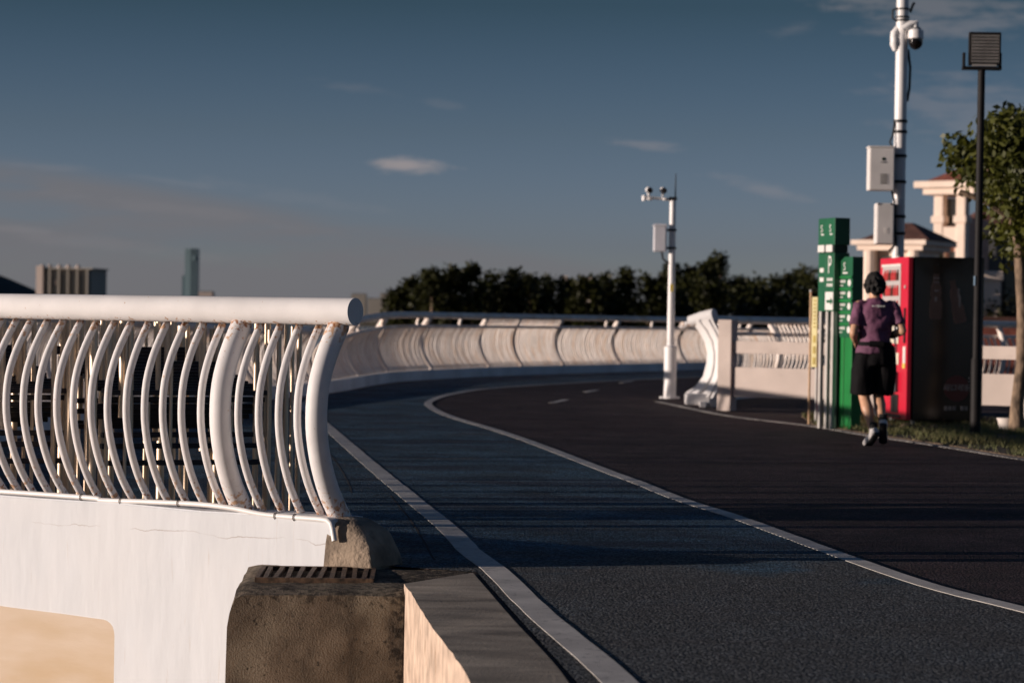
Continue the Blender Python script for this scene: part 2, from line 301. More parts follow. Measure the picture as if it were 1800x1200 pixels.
# ------------------------------------------------------------------ mesh helpers
class MB:
    def __init__(s): s.v = []; s.f = []; s.m = []
    def add(s, vs, fs, mi=0):
        o = len(s.v); s.v += [tuple(x) for x in vs]; s.f += [tuple(i + o for i in f) for f in fs]; s.m += [mi] * len(fs); return s
    def box(s, c, d, rz=0.0, mi=0, taper=1.0):
        cx, cy, cz = c; a, b, h = d[0] / 2, d[1] / 2, d[2] / 2; q = math.cos(rz); p = math.sin(rz); vs = []
        for z, k in ((-h, 1.0), (h, taper)):
            for x, y in ((-a, -b), (a, -b), (a, b), (-a, b)):
                vs.append((cx + k * (x * q - y * p), cy + k * (x * p + y * q), cz + z))
        return s.add(vs, [(3, 2, 1, 0), (4, 5, 6, 7), (0, 1, 5, 4), (1, 2, 6, 5), (2, 3, 7, 6), (3, 0, 4, 7)], mi)
    def rings(s, rs, cap=True, mi=0):
        n = len(rs[0]); vs = [p for r in rs for p in r]; fs = []
        for i in range(len(rs) - 1):
            for j in range(n):
                k = (j + 1) % n; fs.append((i * n + j, i * n + k, (i + 1) * n + k, (i + 1) * n + j))
        if cap: fs += [tuple(range(n - 1, -1, -1)), tuple((len(rs) - 1) * n + j for j in range(n))]
        return s.add(vs, fs, mi)
    def tube(s, pts, rad, n=8, cap=True, mi=0, up=None, phase=0.0):
        pts = [Vector(p) for p in pts]; rs = []; u = None
        for i, p in enumerate(pts):
            d = (pts[min(i + 1, len(pts) - 1)] - pts[max(i - 1, 0)]).normalized()
            if u is None:
                u = Vector(up) if up else (Vector((0, 0, 1)) if abs(d.z) < .9 else Vector((1, 0, 0)))
            u = (u - d * u.dot(d)).normalized(); w_ = d.cross(u)
            r = rad[i] if isinstance(rad, (list, tuple)) else rad
            ra, rb = r if isinstance(r, (list, tuple)) else (r, r)
            rs.append([p + u * (math.cos(2 * math.pi * j / n + phase) * ra) + w_ * (math.sin(2 * math.pi * j / n + phase) * rb) for j in range(n)])
        return s.rings(rs, cap, mi)
    def prism(s, poly, z0, z1, mi=0):
        n = len(poly); vs = [(x, y, z0) for x, y in poly] + [(x, y, z1) for x, y in poly]
        return s.add(vs, [tuple(range(n - 1, -1, -1)), tuple(range(n, 2 * n))] + [(j, (j + 1) % n, n + (j + 1) % n, n + j) for j in range(n)], mi)
    def sphere(s, c, r, nu=12, nv=8, mi=0):
        rx, ry, rz = r if isinstance(r, (tuple, list)) else (r, r, r); rs = []
        for i in range(nv + 1):
            t = -math.pi / 2 + math.pi * i / nv; k = max(.02, math.cos(t))
            rs.append([(c[0] + rx * k * math.cos(2 * math.pi * j / nu), c[1] + ry * k * math.sin(2 * math.pi * j / nu), c[2] + rz * math.sin(t)) for j in range(nu)])
        return s.rings(rs, True, mi)
    def mesh(s, name, mats, smooth=False, sharp=35):
        me = bpy.data.meshes.new(name); me.from_pydata(s.v, [], s.f)
        for mm in (mats if isinstance(mats, (list, tuple)) else [mats]): me.materials.append(mm)
        me.polygons.foreach_set('material_index', s.m)
        bm = bmesh.new(); bm.from_mesh(me); bmesh.ops.recalc_face_normals(bm, faces=bm.faces)
        if smooth:
            for f in bm.faces: f.smooth = True
            for e in bm.edges:
                if len(e.link_faces) == 2 and e.calc_face_angle(0) > R(sharp): e.smooth = False
        bm.to_mesh(me); bm.free(); me.update(); return me
    def build(s, name, mats, parent=None, smooth=False, loc=None, rz=None, bevel=0.0, sharp=35):
        me = s.mesh(name, mats, smooth, sharp)
        if bevel: bevel_mesh(me, bevel)
        return link(name, me, parent, loc, rz)
def bevel_mesh(me, w_):
    bm = bmesh.new(); bm.from_mesh(me)
    es = [e for e in bm.edges if len(e.link_faces) == 2 and e.calc_face_angle(0) > R(30)]
    bmesh.ops.bevel(bm, geom=es, offset=w_, segments=2, affect='EDGES', profile=.6)
    bm.to_mesh(me); bm.free()
def link(name, data, parent=None, loc=None, rz=None):
    o = bpy.data.objects.new(name, data); C.objects.link(o)
    if parent: o.parent = parent
    if loc is not None: o.location = loc
    if rz is not None: o.rotation_euler = (0, 0, rz)
    return o
def tag(o, label=None, cat=None, group=None, kind=None):
    if label: o['label'] = label
    if cat: o['category'] = cat
    if group: o['group'] = group
    if kind: o['kind'] = kind
    return o
def thing(name, label, cat, loc=(0, 0, 0), rz=0.0, group=None):
    return tag(link(name, None, None, loc, rz), label, cat, group)
def structure(mb, name, mats, smooth=False, **k):
    return tag(mb.build(name, mats, None, smooth, **k), kind='structure')
FONT = None
def text(s, name, parent, size, origin, xd, yd, m_, depth=.002, sx=1.0, align='CENTER'):
    cu_ = bpy.data.curves.new(name, 'FONT'); cu_.body = s; cu_.size = size; cu_.extrude = depth; cu_.align_x = align; cu_.align_y = 'CENTER'
    cu_.resolution_u = 3
    o = bpy.data.objects.new(name, cu_); C.objects.link(o)
    dg = bpy.context.evaluated_depsgraph_get(); me = bpy.data.meshes.new_from_object(o.evaluated_get(dg))
    C.objects.unlink(o); bpy.data.objects.remove(o)
    me.materials.clear(); me.materials.append(m_); me.name = name
    xd = Vector(xd).normalized(); yd = Vector(yd).normalized(); zd = xd.cross(yd)
    mm = Matrix((xd * sx, yd, zd)).transposed().to_4x4(); mm.translation = Vector(origin); me.transform(mm)
    return link(name, me, parent)
def catmull(pts, step):
    pts = [Vector(p) for p in pts]; dense = []
    for i in range(len(pts) - 1):
        p0 = pts[max(i - 1, 0)]; p1 = pts[i]; p2 = pts[i + 1]; p3 = pts[min(i + 2, len(pts) - 1)]
        for k in range(24):
            t = k / 24
            dense.append(.5 * ((2 * p1) + (-p0 + p2) * t + (2 * p0 - 5 * p1 + 4 * p2 - p3) * t * t + (-p0 + 3 * p1 - 3 * p2 + p3) * t ** 3))
    dense.append(pts[-1])
    outp = [dense[0]]; acc = 0.0
    for a, b in zip(dense, dense[1:]):
        d = (b - a).length; 
        while acc + d >= step and d > 1e-9:
            k = (step - acc) / d; a = a.lerp(b, k); outp.append(a.copy()); d = (b - a).length; acc = 0.0
        acc += d
    return outp
def sheet(poly, z, name, m_, kind='structure'):
    bm = bmesh.new(); vs = [bm.verts.new((x, y, z)) for x, y in poly]; f = bm.faces.new(vs)
    if f.normal.z < 0: f.normal_flip()
    bmesh.ops.triangulate(bm, faces=[f]); me = bpy.data.meshes.new(name); bm.to_mesh(me); bm.free(); me.materials.append(m_)
    o = link(name, me)
    if kind: o['kind'] = kind
    return o
def ribbon(pts, width, z, name, m_, thick=.004, step=.25):
    ps = catmull([(x, y, 0) for x, y in pts], step); mb = MB(); rs = []
    for i, p in enumerate(ps):
        d = (ps[min(i + 1, len(ps) - 1)] - ps[max(i - 1, 0)]).normalized(); n = Vector((d.y, -d.x, 0))
        wv = width / 2 * (1 + .05 * mnoise.noise(p * 3))
        j = .006 * mnoise.noise(p * 7); a = p - n * (wv + j); b = p + n * (wv - j)
        rs.append([(a.x, a.y, z), (b.x, b.y, z), (b.x, b.y, z + thick), (a.x, a.y, z + thick)])
    mb.rings(rs)
    return structure(mb, name, m_)
# ------------------------------------------------------------------ ground, water, road
sheet([(-6000, -3000), (6000, -3000), (6000, 9000), (-6000, 9000)], -2.6, 'water', M['water'])
RAIL = [(-.80, 11.87), (-2.78, 13.13), (-4.1, 14.5), (-4.75, 17.0), (-4.85, 22.0), (-4.5, 28.0), (-3.8, 33.0), (-2.94, 37.76),
        (-2.55, 42.1), (-2.05, 45.4), (-.58, 49.95), (1.28, 53.78), (4.92, 60.5), (8.5, 66.0), (13, 71)]
deck_edge = [(.38, 2.0), (.30, 5.0), (.21, 8.08), (-.17, 11.51), (-.55, 11.80)] + RAIL
deck_poly = deck_edge + [(26, 80), (26, 2.0)]
md = MB(); md.prism(deck_poly, -.30, 0.0); structure(md, 'road', M['road'])
CENTER = [(2.55, 8.6), (2.40, 9.6), (2.21, 10.35), (1.97, 11.2), (1.77, 12.41), (1.42, 14.91), (1.17, 16.34), (.95, 18.09), (.75, 19.53), (.52, 21.29), (.29, 23.02), (.02, 24.92), (-.3, 26.89),
          (-.67, 29.02), (-.98, 31.39), (-1.16, 33.81), (-1.09, 36.23), (-.89, 38.23), (-.47, 40.89), (.25, 43.2), (1.3, 46.0), (2.8, 49.5), (5.5, 55.0)]
off_edge = [(x + .16, y + .05) for x, y in [(.30, 5.0), (.21, 8.08), (-.17, 11.51)]]
lane_poly = [(.50, 2.0), (.44, 5.0), (.235, 8.1), (-.15, 11.53), (-.60, 11.76)] + [(-.55, 11.95), (-2.65, 13.25), (-3.95, 14.6), (-4.5, 17.0), (-4.6, 22.0), (-4.25, 28.0), (-3.55, 33.0), (-2.7, 37.7),
             (-2.3, 42.0), (-1.8, 45.2), (-.35, 49.8), (1.5, 53.6), (5.1, 60.3)] + CENTER[::-1] + [(3.1, 2.0)]
sheet(lane_poly, .004, 'cycle_lane', M['lane'])
LEFT = [(-2.9, 33.5), (-2.55, 30.4), (-2.14, 27.37), (-1.66, 23.69), (-1.24, 20.47), (-.85, 17.55), (-.57, 15.49), (-.34, 13.79), (-.2, 12.54), (-.05, 11.53), (.1, 10.21), (.25, 9.08), (.37, 8.17), (.62, 5.8), (.9, 3)]
ribbon(LEFT, .125, .005, 'lane_marking', M['line'], .0022)
ribbon(CENTER, .105, .005, 'lane_marking', M['line'], .0022)
RIGHT = [(2.2, 36.0), (2.42, 34.06), (2.83, 30.9), (3.51, 28.53), (3.9, 26.19), (4.27, 24.43), (4.68, 22.0), (5.3, 18.5), (6.0, 14), (6.6, 9)]
ribbon(RIGHT, .10, .002, 'road_edge_line', M['line_worn'], .006)
for a, b in (((.59, 34.82), (.85, 36.4)), ((1.24, 40.21), (1.5, 41.62)), ((2.1, 46.5), (2.4, 48.0))):
    ribbon([a, ((a[0] + b[0]) / 2, (a[1] + b[1]) / 2), b], .10, .002, 'lane_dash', M['line'], .004)
for a, b in (((-1.62, 21.5), (-1.06, 16.4)), ((-.80, 16.3), (-.36, 11.95))):
    ribbon([a, ((a[0] + b[0]) / 2 + .02, (a[1] + b[1]) / 2), b], .012, .0042, 'pavement_seam', M['seam'], .0008)
# grass verge
verge = [(x + .06, y) for x, y in RIGHT[3:]] + [(13, 9), (13, 29), (8.2, 29.8), (3.75, 31.2)]
mv = MB(); mv.prism(verge, -.02, .02); structure(mv, 'verge_soil', M['dirt'])
def in_poly(x, y, poly):
    c = False; j = len(poly) - 1
    for i in range(len(poly)):
        xi, yi = poly[i]; xj, yj = poly[j]
        if (yi > y) != (yj > y) and x < (xj - xi) * (y - yi) / (yj - yi) + xi: c = not c
        j = i
    return c
mg = MB(); k = 0
while k < 26000:
    x = rng.uniform(2.5, 7.2); y = rng.uniform(20.5, 32.5)
    if not in_poly(x, y, verge): continue
    k += 1
    if mnoise.noise(Vector((x * 1.4, y * .8, 0))) < -.18 and rng.random() < .8: continue
    h = rng.uniform(.025, .075); a = rng.uniform(0, 6.28); dx = math.cos(a) * .006; dy = math.sin(a) * .006; lx = rng.gauss(0, .02); ly = rng.gauss(0, .02)
    mg.add([(x - dx, y - dy, .018), (x + dx, y + dy, .018), (x + lx, y + ly, .02 + h)], [(0, 1, 2)])
tag(mg.build('grass', M['grass']), 'short dry grass growing on the verge behind the road edge line', 'grass', kind='stuff')
# land beyond, far shore, hill
ml = MB(); ml.prism([(9, 56), (60, 52), (200, 60), (200, 130), (14, 130), (9, 90)], -2.65, -.6); structure(ml, 'land', M['land'])
ml = MB(); ml.prism([(-14, 140), (70, 132), (260, 132), (260, 230), (-12, 230)], -2.65, -1.8); structure(ml, 'far_shore', M['land'])
ml = MB(); ml.prism([(-700, 880), (500, 880), (500, 2600), (-700, 2600)], -2.65, -1.5); structure(ml, 'distant_shore', M['land'])
mh = MB(); rs = []
for i in range(25):
    x = -560 + 14 * i; h = 25 * math.exp(-((x + 305) / 46.0) ** 2) + 3 * mnoise.noise(Vector((x * .03, 0, 5))) + 2 * mnoise.noise(Vector((x * .12, 0, 9)))
    h = max(.5, h); rs.append([(x, 1350 - 60, -1.4), (x, 1350 - 30, h * .6), (x, 1350, h), (x, 1350 + 30, h * .6), (x, 1350 + 60, -1.4)])
mh.rings(rs); structure(mh, 'hill', M['hill'], smooth=True)
# ------------------------------------------------------------------ parapet and foreground concrete
E0 = Vector((-.80, 11.87, 0)); PD = Vector((-.845, .535, 0)).normalized(); PN = Vector((-.535, -.845, 0)).normalized()   # along the rail, outward
prz = math.atan2(PD.y, PD.x)
# local frame of the parapet: x along the rail (away from the end), y = inward (+) / outward (-) , z up
def parapet_mesh():
    bm = bmesh.new()
    top = [(-.02, .225), (.3, .232), (.8, .222), (1.3, .232), (1.9, .226), (2.6, .23), (3.4, .23), (5.0, .23)]
    arc = [(1.375 + .075 - .075 * math.cos(t), -.455 + .075 * math.sin(t)) for t in [R(a) for a in (0, 18, 36, 54, 72, 90)]]
    hole = [(1.375, -1.9)] + arc + [(1.75, -.372), (2.1, -.366), (2.4, -.360), (2.7, -.352), (3.4, -.34), (5.0, -.31)]
    outl = top + hole[::-1] + [(-.02, -1.9)]
    outl = [(x, z + (.004 * mnoise.noise(Vector((x * 40, z * 40, 1))) if 0 < x < 4.9 and -1.8 < z else 0)) for x, z in outl]
    vs = [bm.verts.new((x, -.13, z)) for x, z in outl]; f = bm.faces.new(vs)
    r = bmesh.ops.extrude_face_region(bm, geom=[f]); bmesh.ops.translate(bm, verts=[v for v in r['geom'] if isinstance(v, bmesh.types.BMVert)], vec=(0, .27, 0))
    bmesh.ops.recalc_face_normals(bm, faces=bm.faces)
    ed = [e for e in bm.edges if len(e.link_faces) == 2 and e.calc_face_angle(0) > R(50)]
    bmesh.ops.bevel(bm, geom=ed, offset=.008, segments=2, affect='EDGES')
    me = bpy.data.meshes.new('parapet_wall'); bm.to_mesh(me); bm.free(); me.materials.append(M['parapet']); return me
par = tag(link('parapet_wall', parapet_mesh(), None, E0 + Vector((0, 0, 0)), prz), 'white concrete parapet wall under the near railing, with a cut-out below', 'parapet')
# rounded cement end of the parapet, paint gone
def lump(mb, amp, freq, seed):
    vv_ = []
    for x, y, z in mb.v:
        p = Vector((x, y, z)); n = mnoise.noise_vector(p * freq + Vector((seed, 0, 0))) * amp + mnoise.noise_vector(p * freq * 3) * amp * .4
        vv_.append(tuple(p + n))
    mb.v = vv_; return mb
mb = MB(); rs = []
for i in range(15):
    t = i / 14; a = t * math.pi / 2
    x = .015 - .27 * math.sin(a) ** .9 * 1.0; hh = .232 * max(.02, math.cos(a)) ** .85; ww = .165 * (1 - .25 * t)
    ring = []
    for j in range(20):
        b_ = 2 * math.pi * j / 20; c_ = math.cos(b_); s_ = math.sin(b_)
        ring.append((x, ww * math.copysign(abs(c_) ** .6, c_) - .005, hh * (math.copysign(abs(s_) ** .6, s_)) if s_ > 0 else -.12 * abs(s_) ** .5))
    rs.append(ring)
mb.rings(rs); lump(mb, .012, 6, 3); mb.build('rounded_end', M['cement'], par, True, sharp=70)
# embankment seen through the cut-out
mb = MB(); rs = []
for i in range(13):
    s = -.9 + i * .55; row = []
    for d_, z in ((-3.6, -2.62), (-2.6, -2.1), (-.2, -2.0), (.35, -.95), (.62, -.34), (2.6, -.33), (2.6, -2.62)):
        p = E0 + PD * s - PN * d_; row.append((p.x, p.y, z + .02 * mnoise.noise(Vector((s, d_, 0)) * 1.5)))
    rs.append(row)
mb.rings(rs); structure(mb, 'embankment', M['sand_slope'], smooth=True)
# concrete block in front of the parapet end
def block_mesh():
    bm = bmesh.new(); bmesh.ops.create_grid(bm, x_segments=2, y_segments=2, size=.5); bm.clear()
    fl = Vector((-1.262, 10.85, 0)); fr = Vector((-.47, 10.90, 0)); br = Vector((-.16, 11.60, 0)); bl = Vector((-1.34, 12.25, 0))
    nx, ny, nz = 26, 16, 18; ztop = -.022; zbot = -1.9
    # build as subdivided box in unit space then map
    pts = {}
    def P(i, j, k):
        key = (i, j, k)
        if key in pts: return pts[key]
        u, v, t = i / nx, j / ny, k / nz
        x = (fl.lerp(fr, u)).lerp(bl.lerp(br, u), v); z = zbot + (ztop - zbot) * (t ** .7) if False else zbot + (ztop - zbot) * (1 - (1 - t) ** 1.6)
        q = Vector((x.x, x.y, z))
        q.z += .026 * u * v if k == nz else 0
        # rounded shoulders at left and front
        dtop = ztop - z
        if u < .10 and z > -.1: q.z -= ((.10 - u) / .10) ** 2 * .018
        if v < .16 and t > .9: q.z -= ((.16 - v) / .16) ** 2 * .022
        if z > -.28: q.x += ((z + .28) / .26) ** 2 * .035 * max(0, 1 - u / .2)
        q += mnoise.noise_vector(q * 6) * .006 + mnoise.noise_vector(q * 22) * .0035
        pts[key] = bm.verts.new(q); return pts[key]
    for i in range(nx):
        for j in range(ny): bm.faces.new((P(i, j, nz), P(i + 1, j, nz), P(i + 1, j + 1, nz), P(i, j + 1, nz)))
    for i in range(nx):
        for k in range(nz): bm.faces.new((P(i, 0, k), P(i + 1, 0, k), P(i + 1, 0, k + 1), P(i, 0, k + 1)))
    for j in range(ny):
        for k in range(nz):
            bm.faces.new((P(0, j, k), P(0, j, k + 1), P(0, j + 1, k + 1), P(0, j + 1, k)))
            bm.faces.new((P(nx, j, k), P(nx, j + 1, k), P(nx, j + 1, k + 1), P(nx, j, k + 1)))
    bmesh.ops.recalc_face_normals(bm, faces=bm.faces)
    for f in bm.faces: f.smooth = True
    for e in bm.edges:
        if len(e.link_faces) == 2 and e.calc_face_angle(0) > R(45): e.smooth = False
    me = bpy.data.meshes.new('concrete_block'); bm.to_mesh(me); bm.free(); me.materials.append(M['block']); return me
tag(link('concrete_block', block_mesh()), 'weathered brown concrete block in front of the white parapet end', 'concrete block')
# drain grate lying on the block
gr = thing('drain_grate', 'rusty drain grate lying on top of the brown concrete block', 'grate', (-.905, 11.42, -.032), R(2))
mb = MB(); mb.box((0, 0, .002), (.50, .50, .012)); mb.build('pit', M['pit_shade'], gr)  # near-black slab standing in for the shade inside the drain
bar = MB().box((0, 0, 0), (.022, .49, .022)).mesh('grate_bar', M['grate'])
for i in range(10): link('grate_bar', bar, gr, (-.2295 + i * .051, 0, .024), R(rng.uniform(-1.5, 1.5)))
mb = MB()
for y in (-.255, .255): mb.box((0, y, .020), (.545, .02, .032))
for x in (-.265, .265): mb.box((x, 0, .020), (.02, .488, .0315))
mb.build('frame', M['grate'], gr)
# low kerb wall running towards the camera
kw = thing('kerb_wall', 'low concrete kerb wall with a sunlit left face along the road edge', 'kerb wall')
KL = [(-.47, 10.98), (-.30, 9.5), (-.12, 8.05), (.02, 6.2), (.12, 4.5), (.22, 2.0)]
KR = [(-.165, 11.5), (.02, 9.8), (.21, 8.09), (.30, 6.2), (.35, 4.5), (.40, 2.0)]
mb = MB(); mb2 = MB(); rs = []; NL = catmull([(x, y, 0) for x, y in KL], .12); NR_ = catmull([(x, y, 0) for x, y in KR], .12)
mL = len(NL)
top_rows = []
for i in range(mL):
    a = NL[i]; b_ = NR_[min(len(NR_) - 1, int(i * (len(NR_) - 1) / (mL - 1)))]
    j = mnoise.noise(a * 6) * .008; zt = .005 + .003 * mnoise.noise(a * 3)
    top_rows.append(((a.x + j, a.y, zt), (b_.x - .004, b_.y, .0045)))
vs = []; fs = []
for i, (a, b_) in enumerate(top_rows):
    vs += [a, b_]
    if i: fs.append((2 * i - 2, 2 * i - 1, 2 * i + 1, 2 * i))
mb.add(vs, fs); mb.build('top', M['kerb_top'], kw)
vs = []; fs = []
for i, (a, b_) in enumerate(top_rows):
    for q in range(6):
        z = a[2] - q * .38; vs.append((a[0] + .01 * mnoise.noise(Vector((a[1] * 5, z * 5, 2))) * (q > 0), a[1], z))
    if i:
        for q in range(5): fs.append((6 * (i - 1) + q, 6 * i + q, 6 * i + q + 1, 6 * (i - 1) + q + 1))
mb2.add(vs, fs); mb2.build('side_face', M['kerb_face'], kw)

# ------------------------------------------------------------------ railings
PROF = [(0, -.065), (.15, .048), (.30, .122), (.45, .163), (.58, .170), (.70, .154), (.82, .108), (.92, .050), (1.0, -.005)]
def prof_pts(z0, z1, amp=1.0, step=.085): return [(p.y * amp, 0, z0 + p.x * (z1 - z0)) for p in catmull([(t, o, 0) for t, o in PROF], step)] + [(0, 0, z1)]
def rail_frame(ps, i):
    d = (ps[min(i + 1, len(ps) - 1)] - ps[max(i - 1, 0)]); d.z = 0; d.normalize(); return d
def offset_curve(ps, d_): 
    return [p + Vector((-rail_frame(ps, i).y, rail_frame(ps, i).x, 0)) * d_ for i, p in enumerate(ps)]
def railing(name, label, pts, spacing, post_at, r_bar, r_post, r_tube, mats, sides, side_sign, lower=None, full=None, group=None, tube_ext=0.0, first=0.0):
    """pts carry the tube height in z; side_sign +1 when outward lies to the left of the walking direction"""
    root = thing(name, label, 'railing', (pts[0][0], pts[0][1], 0), 0, group); o0 = Vector((pts[0][0], pts[0][1], 0))
    dense = catmull(pts, .2 if spacing > .05 else spacing)
    if tube_ext:
        d0 = rail_frame(dense, 0); dense_t = [dense[0] - d0 * tube_ext] + dense
    else: dense_t = dense
    MB().tube([p - o0 for p in dense_t], r_tube, 24 if sides > 8 else 10).build('top_tube', mats[1], root, True, sharp=50)
    ZT = 1.168
    zb0 = .20
    pst = .05 if sides > 8 else .14
    bar_me = MB().tube(prof_pts(zb0, ZT, 1.0, pst), r_bar, sides, up=(0, 1, 0), phase=math.pi / sides).mesh('baluster', mats[0], True, 170)
    post_me = MB().tube(prof_pts(zb0 - .01, ZT, 1.0, .05), r_post, max(sides, 10) + 4, up=(0, 1, 0)).mesh('post', mats[0], True, 60)
    lo_me = None
    if lower:
        lo_me = MB().tube([(p[0] * .9, 0, p[2]) for p in prof_pts(zb0, lower, 1.0, .14)], r_bar, sides, up=(0, 1, 0), phase=math.pi / sides).mesh('baluster', mats[0], True, 170)
        br_me = MB().tube([(.0, 0, lower), (.03, 0, lower + .06), (0, 0, ZT)], .035, 8).mesh('bracket', mats[0], True, 60)
        MB().tube([p - o0 + Vector((0, 0, lower - p.z + (p.z - 1.236))) for p in dense], .03, 8).build('lower_bar', mats[1], root, True)
    ps = catmull(pts, spacing); nb = 0
    for i, p in enumerate(ps):
        if i * spacing < first: continue
        d = rail_frame(ps, i); n = Vector((-d.y, d.x, 0)) * side_sign; a = math.atan2(n.y, n.x); k = (p.z - .2) / (1.236 - .2)
        loc = Vector((p.x, p.y, .2 - .2 * k)) - o0
        is_post = post_at(i); is_full = full(i) if full else True
        if is_post: me, nm = post_me, 'post'
        elif is_full or not lower: me, nm = bar_me, 'baluster'
        else: me, nm = lo_me, 'baluster'
        nb += nm == 'baluster'
        if nb > 299 and nm == 'baluster': continue
        o = link(nm, me, root, loc + Vector((rng.gauss(0, .002), rng.gauss(0, .002), 0)), a + rng.gauss(0, .015)); o.scale = (1, 1, k)
        if lower and not is_full and not is_post and i % 21 == 10:
            o = link('bracket', br_me, root, loc, a); o.scale = (1, 1, k)
    return root
# near railing: balusters placed one by one as in the photograph
NEAR = [(-.80, 11.87, 1.236), (-2.78, 13.13, 1.238), (-4.1, 14.5, 1.236), (-4.75, 17.0, 1.22)]
nps = [(-.855, 11.905, 1.236)] + NEAR[1:]
near_posts = {0, 5}
railing('near_railing', 'near white railing of curved tubes with rust spots on the white parapet', nps, .1195, lambda i: i in near_posts or (i > 5 and (i - 5) % 24 in (0, 19)),
        .0195, .054, .068, (M['white_rail'], M['white_tube']), 10, 1, tube_ext=.10)
BAY = [(-4.75, 17.12, 1.22), (-4.85, 22.0, 1.18), (-4.5, 28.0, 1.10), (-3.8, 33.0, 1.0), (-2.98, 37.6, .97)]
railing('bay_railing', 'white railing along the left edge behind the steel pipe bench', BAY, .122, lambda i: i % 24 in (0, 19), .02, .05, .062, (M['white_far'], M['white_far']), 6, 1)
FAR = [(-2.94, 37.76, .97), (-2.55, 42.1, 1.16), (-2.05, 45.4, 1.236), (-.58, 49.95, 1.236), (1.28, 53.78, 1.236), (4.92, 60.5, 1.236), (8.5, 66.0, 1.236)]
_fp = catmull(FAR, .119)
def far_i(y): return min(range(len(_fp)), key=lambda k: abs(_fp[k].y - y))
far_posts = {far_i(y) for y in (41.0, 44.0, 46.9, 50.1, 51.6, 53.4, 56.0, 59.3, 62.5)}; f_a, f_b = far_i(50.1), far_i(53.4)
railing('far_railing', 'long curved white railing along the far bend of the road', FAR, .119, lambda i: i in far_posts, .0265, .062, .062,
        (M['white_far'], M['white_far']), 8, 1, lower=1.02, full=lambda i: f_a <= i <= f_b)
RIGHTR = [(2.86, 34.35, 1.236), (3.0, 36.2, 1.236), (3.7, 38.6, 1.236), (5.2, 40.6, 1.236), (7.0, 41.8, 1.236), (9.6, 42.8, 1.236), (13, 43.6, 1.236)]
railing('right_railing', 'white railing curving away behind the concrete plank fence', RIGHTR, .122, lambda i: i % 22 == 0, .02, .05, .062, (M['white_far'], M['white_far']), 6, -1,
        lower=1.02, full=lambda i: i < 14 or 44 < i < 62)
# concrete kerb under the curved railings
def kerb_curve(pts, name, m_, wd=.30, zt=.19):
    ps = catmull([(x, y, 0) for x, y, *_ in pts], .4); mb = MB(); rs = []
    for i, p in enumerate(ps):
        d = rail_frame(ps, i); n = Vector((-d.y, d.x, 0)); a = p + n * wd / 2; b = p - n * wd / 2
        rs.append([(a.x, a.y, -.5), (b.x, b.y, -.5), (b.x, b.y, zt), (a.x, a.y, zt)])
    mb.rings(rs); return mb.build(name, m_, None, bevel=0)
o = kerb_curve(NEAR[2:] + BAY[1:4] + FAR, 'kerb', M['kerb_white']); tag(o, kind='structure')
o = kerb_curve(RIGHTR, 'kerb', M['kerb_white'], zt=.15); tag(o, kind='structure')
# sculpted end of the right railing
re_ = thing('railing_end', 'white curved end plate of the railing beside the concrete post', 'railing end', (2.8, 34.2, 0))
inn = [(1212, 566), (1228, 583), (1240, 603), (1245, 622), (1244, 640), (1238, 664), (1225, 682), (1207, 693)]
prof_in = [(-.29, 1.215), (-.16, 1.08), (-.065, .92), (-.025, .765), (-.03, .62), (-.075, .43), (-.18, .285), (-.325, .195)]
prof_out = [(.012, 1.235), (.085, 1.10), (.15, .95), (.175, .78), (.175, .60), (.165, .46), (.10, .28), (.03, .13)]
mb = MB(); rs = []
for (a, za), (b, zb) in zip(prof_in, prof_out): rs.append([(a, .06, za), (b, -.24, zb), (b, -.10, zb), (a, .20, za)])
mb.rings(rs); mb.build('curved_plate', M['pole_white'], re_, True, sharp=40)
for q in (.40, .82):
    mb = MB(); mb.tube([(a + (b - a) * q, -.30 * q + .05, za + (zb - za) * q) for (a, za), (b, zb) in zip(prof_in, prof_out)], .020, 8); mb.build('rib', M['pole_white'], re_, True)
MB().tube([(-.27, .12, 1.20), (-.12, .02, 1.26), (.05, -.10, 1.305)], .088, 16).build('end_tube', M['white_tube'], re_, True, sharp=50)
MB().tube([(-.40, .15, 1.10), (-.30, .13, 1.17)], .05, 10).build('stub_tube', M['white_tube'], re_, True)
mb = MB(); mb.box((-.16, -.02, .11), (.36, .34, .16)); mb.build('foot_block', M['pole_white'], re_, bevel=.03)
mb = MB(); mb.box((.12, .05, .10), (.24, .36, .20)); mb.build('base_block', M['pole_white'], re_, bevel=.012)
mb = MB(); mb.box((-.10, -.22, .04), (.10, .12, .08)); mb.build('toe_block', M['pole_white'], re_, bevel=.02)

# ------------------------------------------------------------------ conduit on the parapet
cd = thing('conduit_pipe', 'white plastic conduit running along the foot of the near railing', 'conduit pipe', E0, prz)
pts = [(4.6, .105, .244), (3.0, .11, .243), (1.62, .115, .245), (1.50, .12, .236), (1.2, .12, .245), (.85, .125, .252), (.62, .128, .245), (.42, .13, .225), (.2, .135, .222), (.05, .14, .222),
       (-.01, .15, .215), (-.035, .158, .18), (-.05, .165, .13), (-.065, .17, .115)]
pts = [Vector(p) for p in pts]; dn = catmull(pts, .03)
MB().tube(dn, .0135, 10).build('pipe', M['cable_white'], cd, True, sharp=60)
for x in (2.25, 1.62, 1.36, .95, .33, .22):
    p = min(dn, key=lambda q: abs(q.x - x)); mb = MB()
    mb.tube([(p.x, p.y + .018 * math.cos(t), p.z + .0165 * math.sin(t)) for t in [i * math.pi / 6 for i in range(13)]], .0025, 5); mb.build('wire_tie', M['strap'], cd)

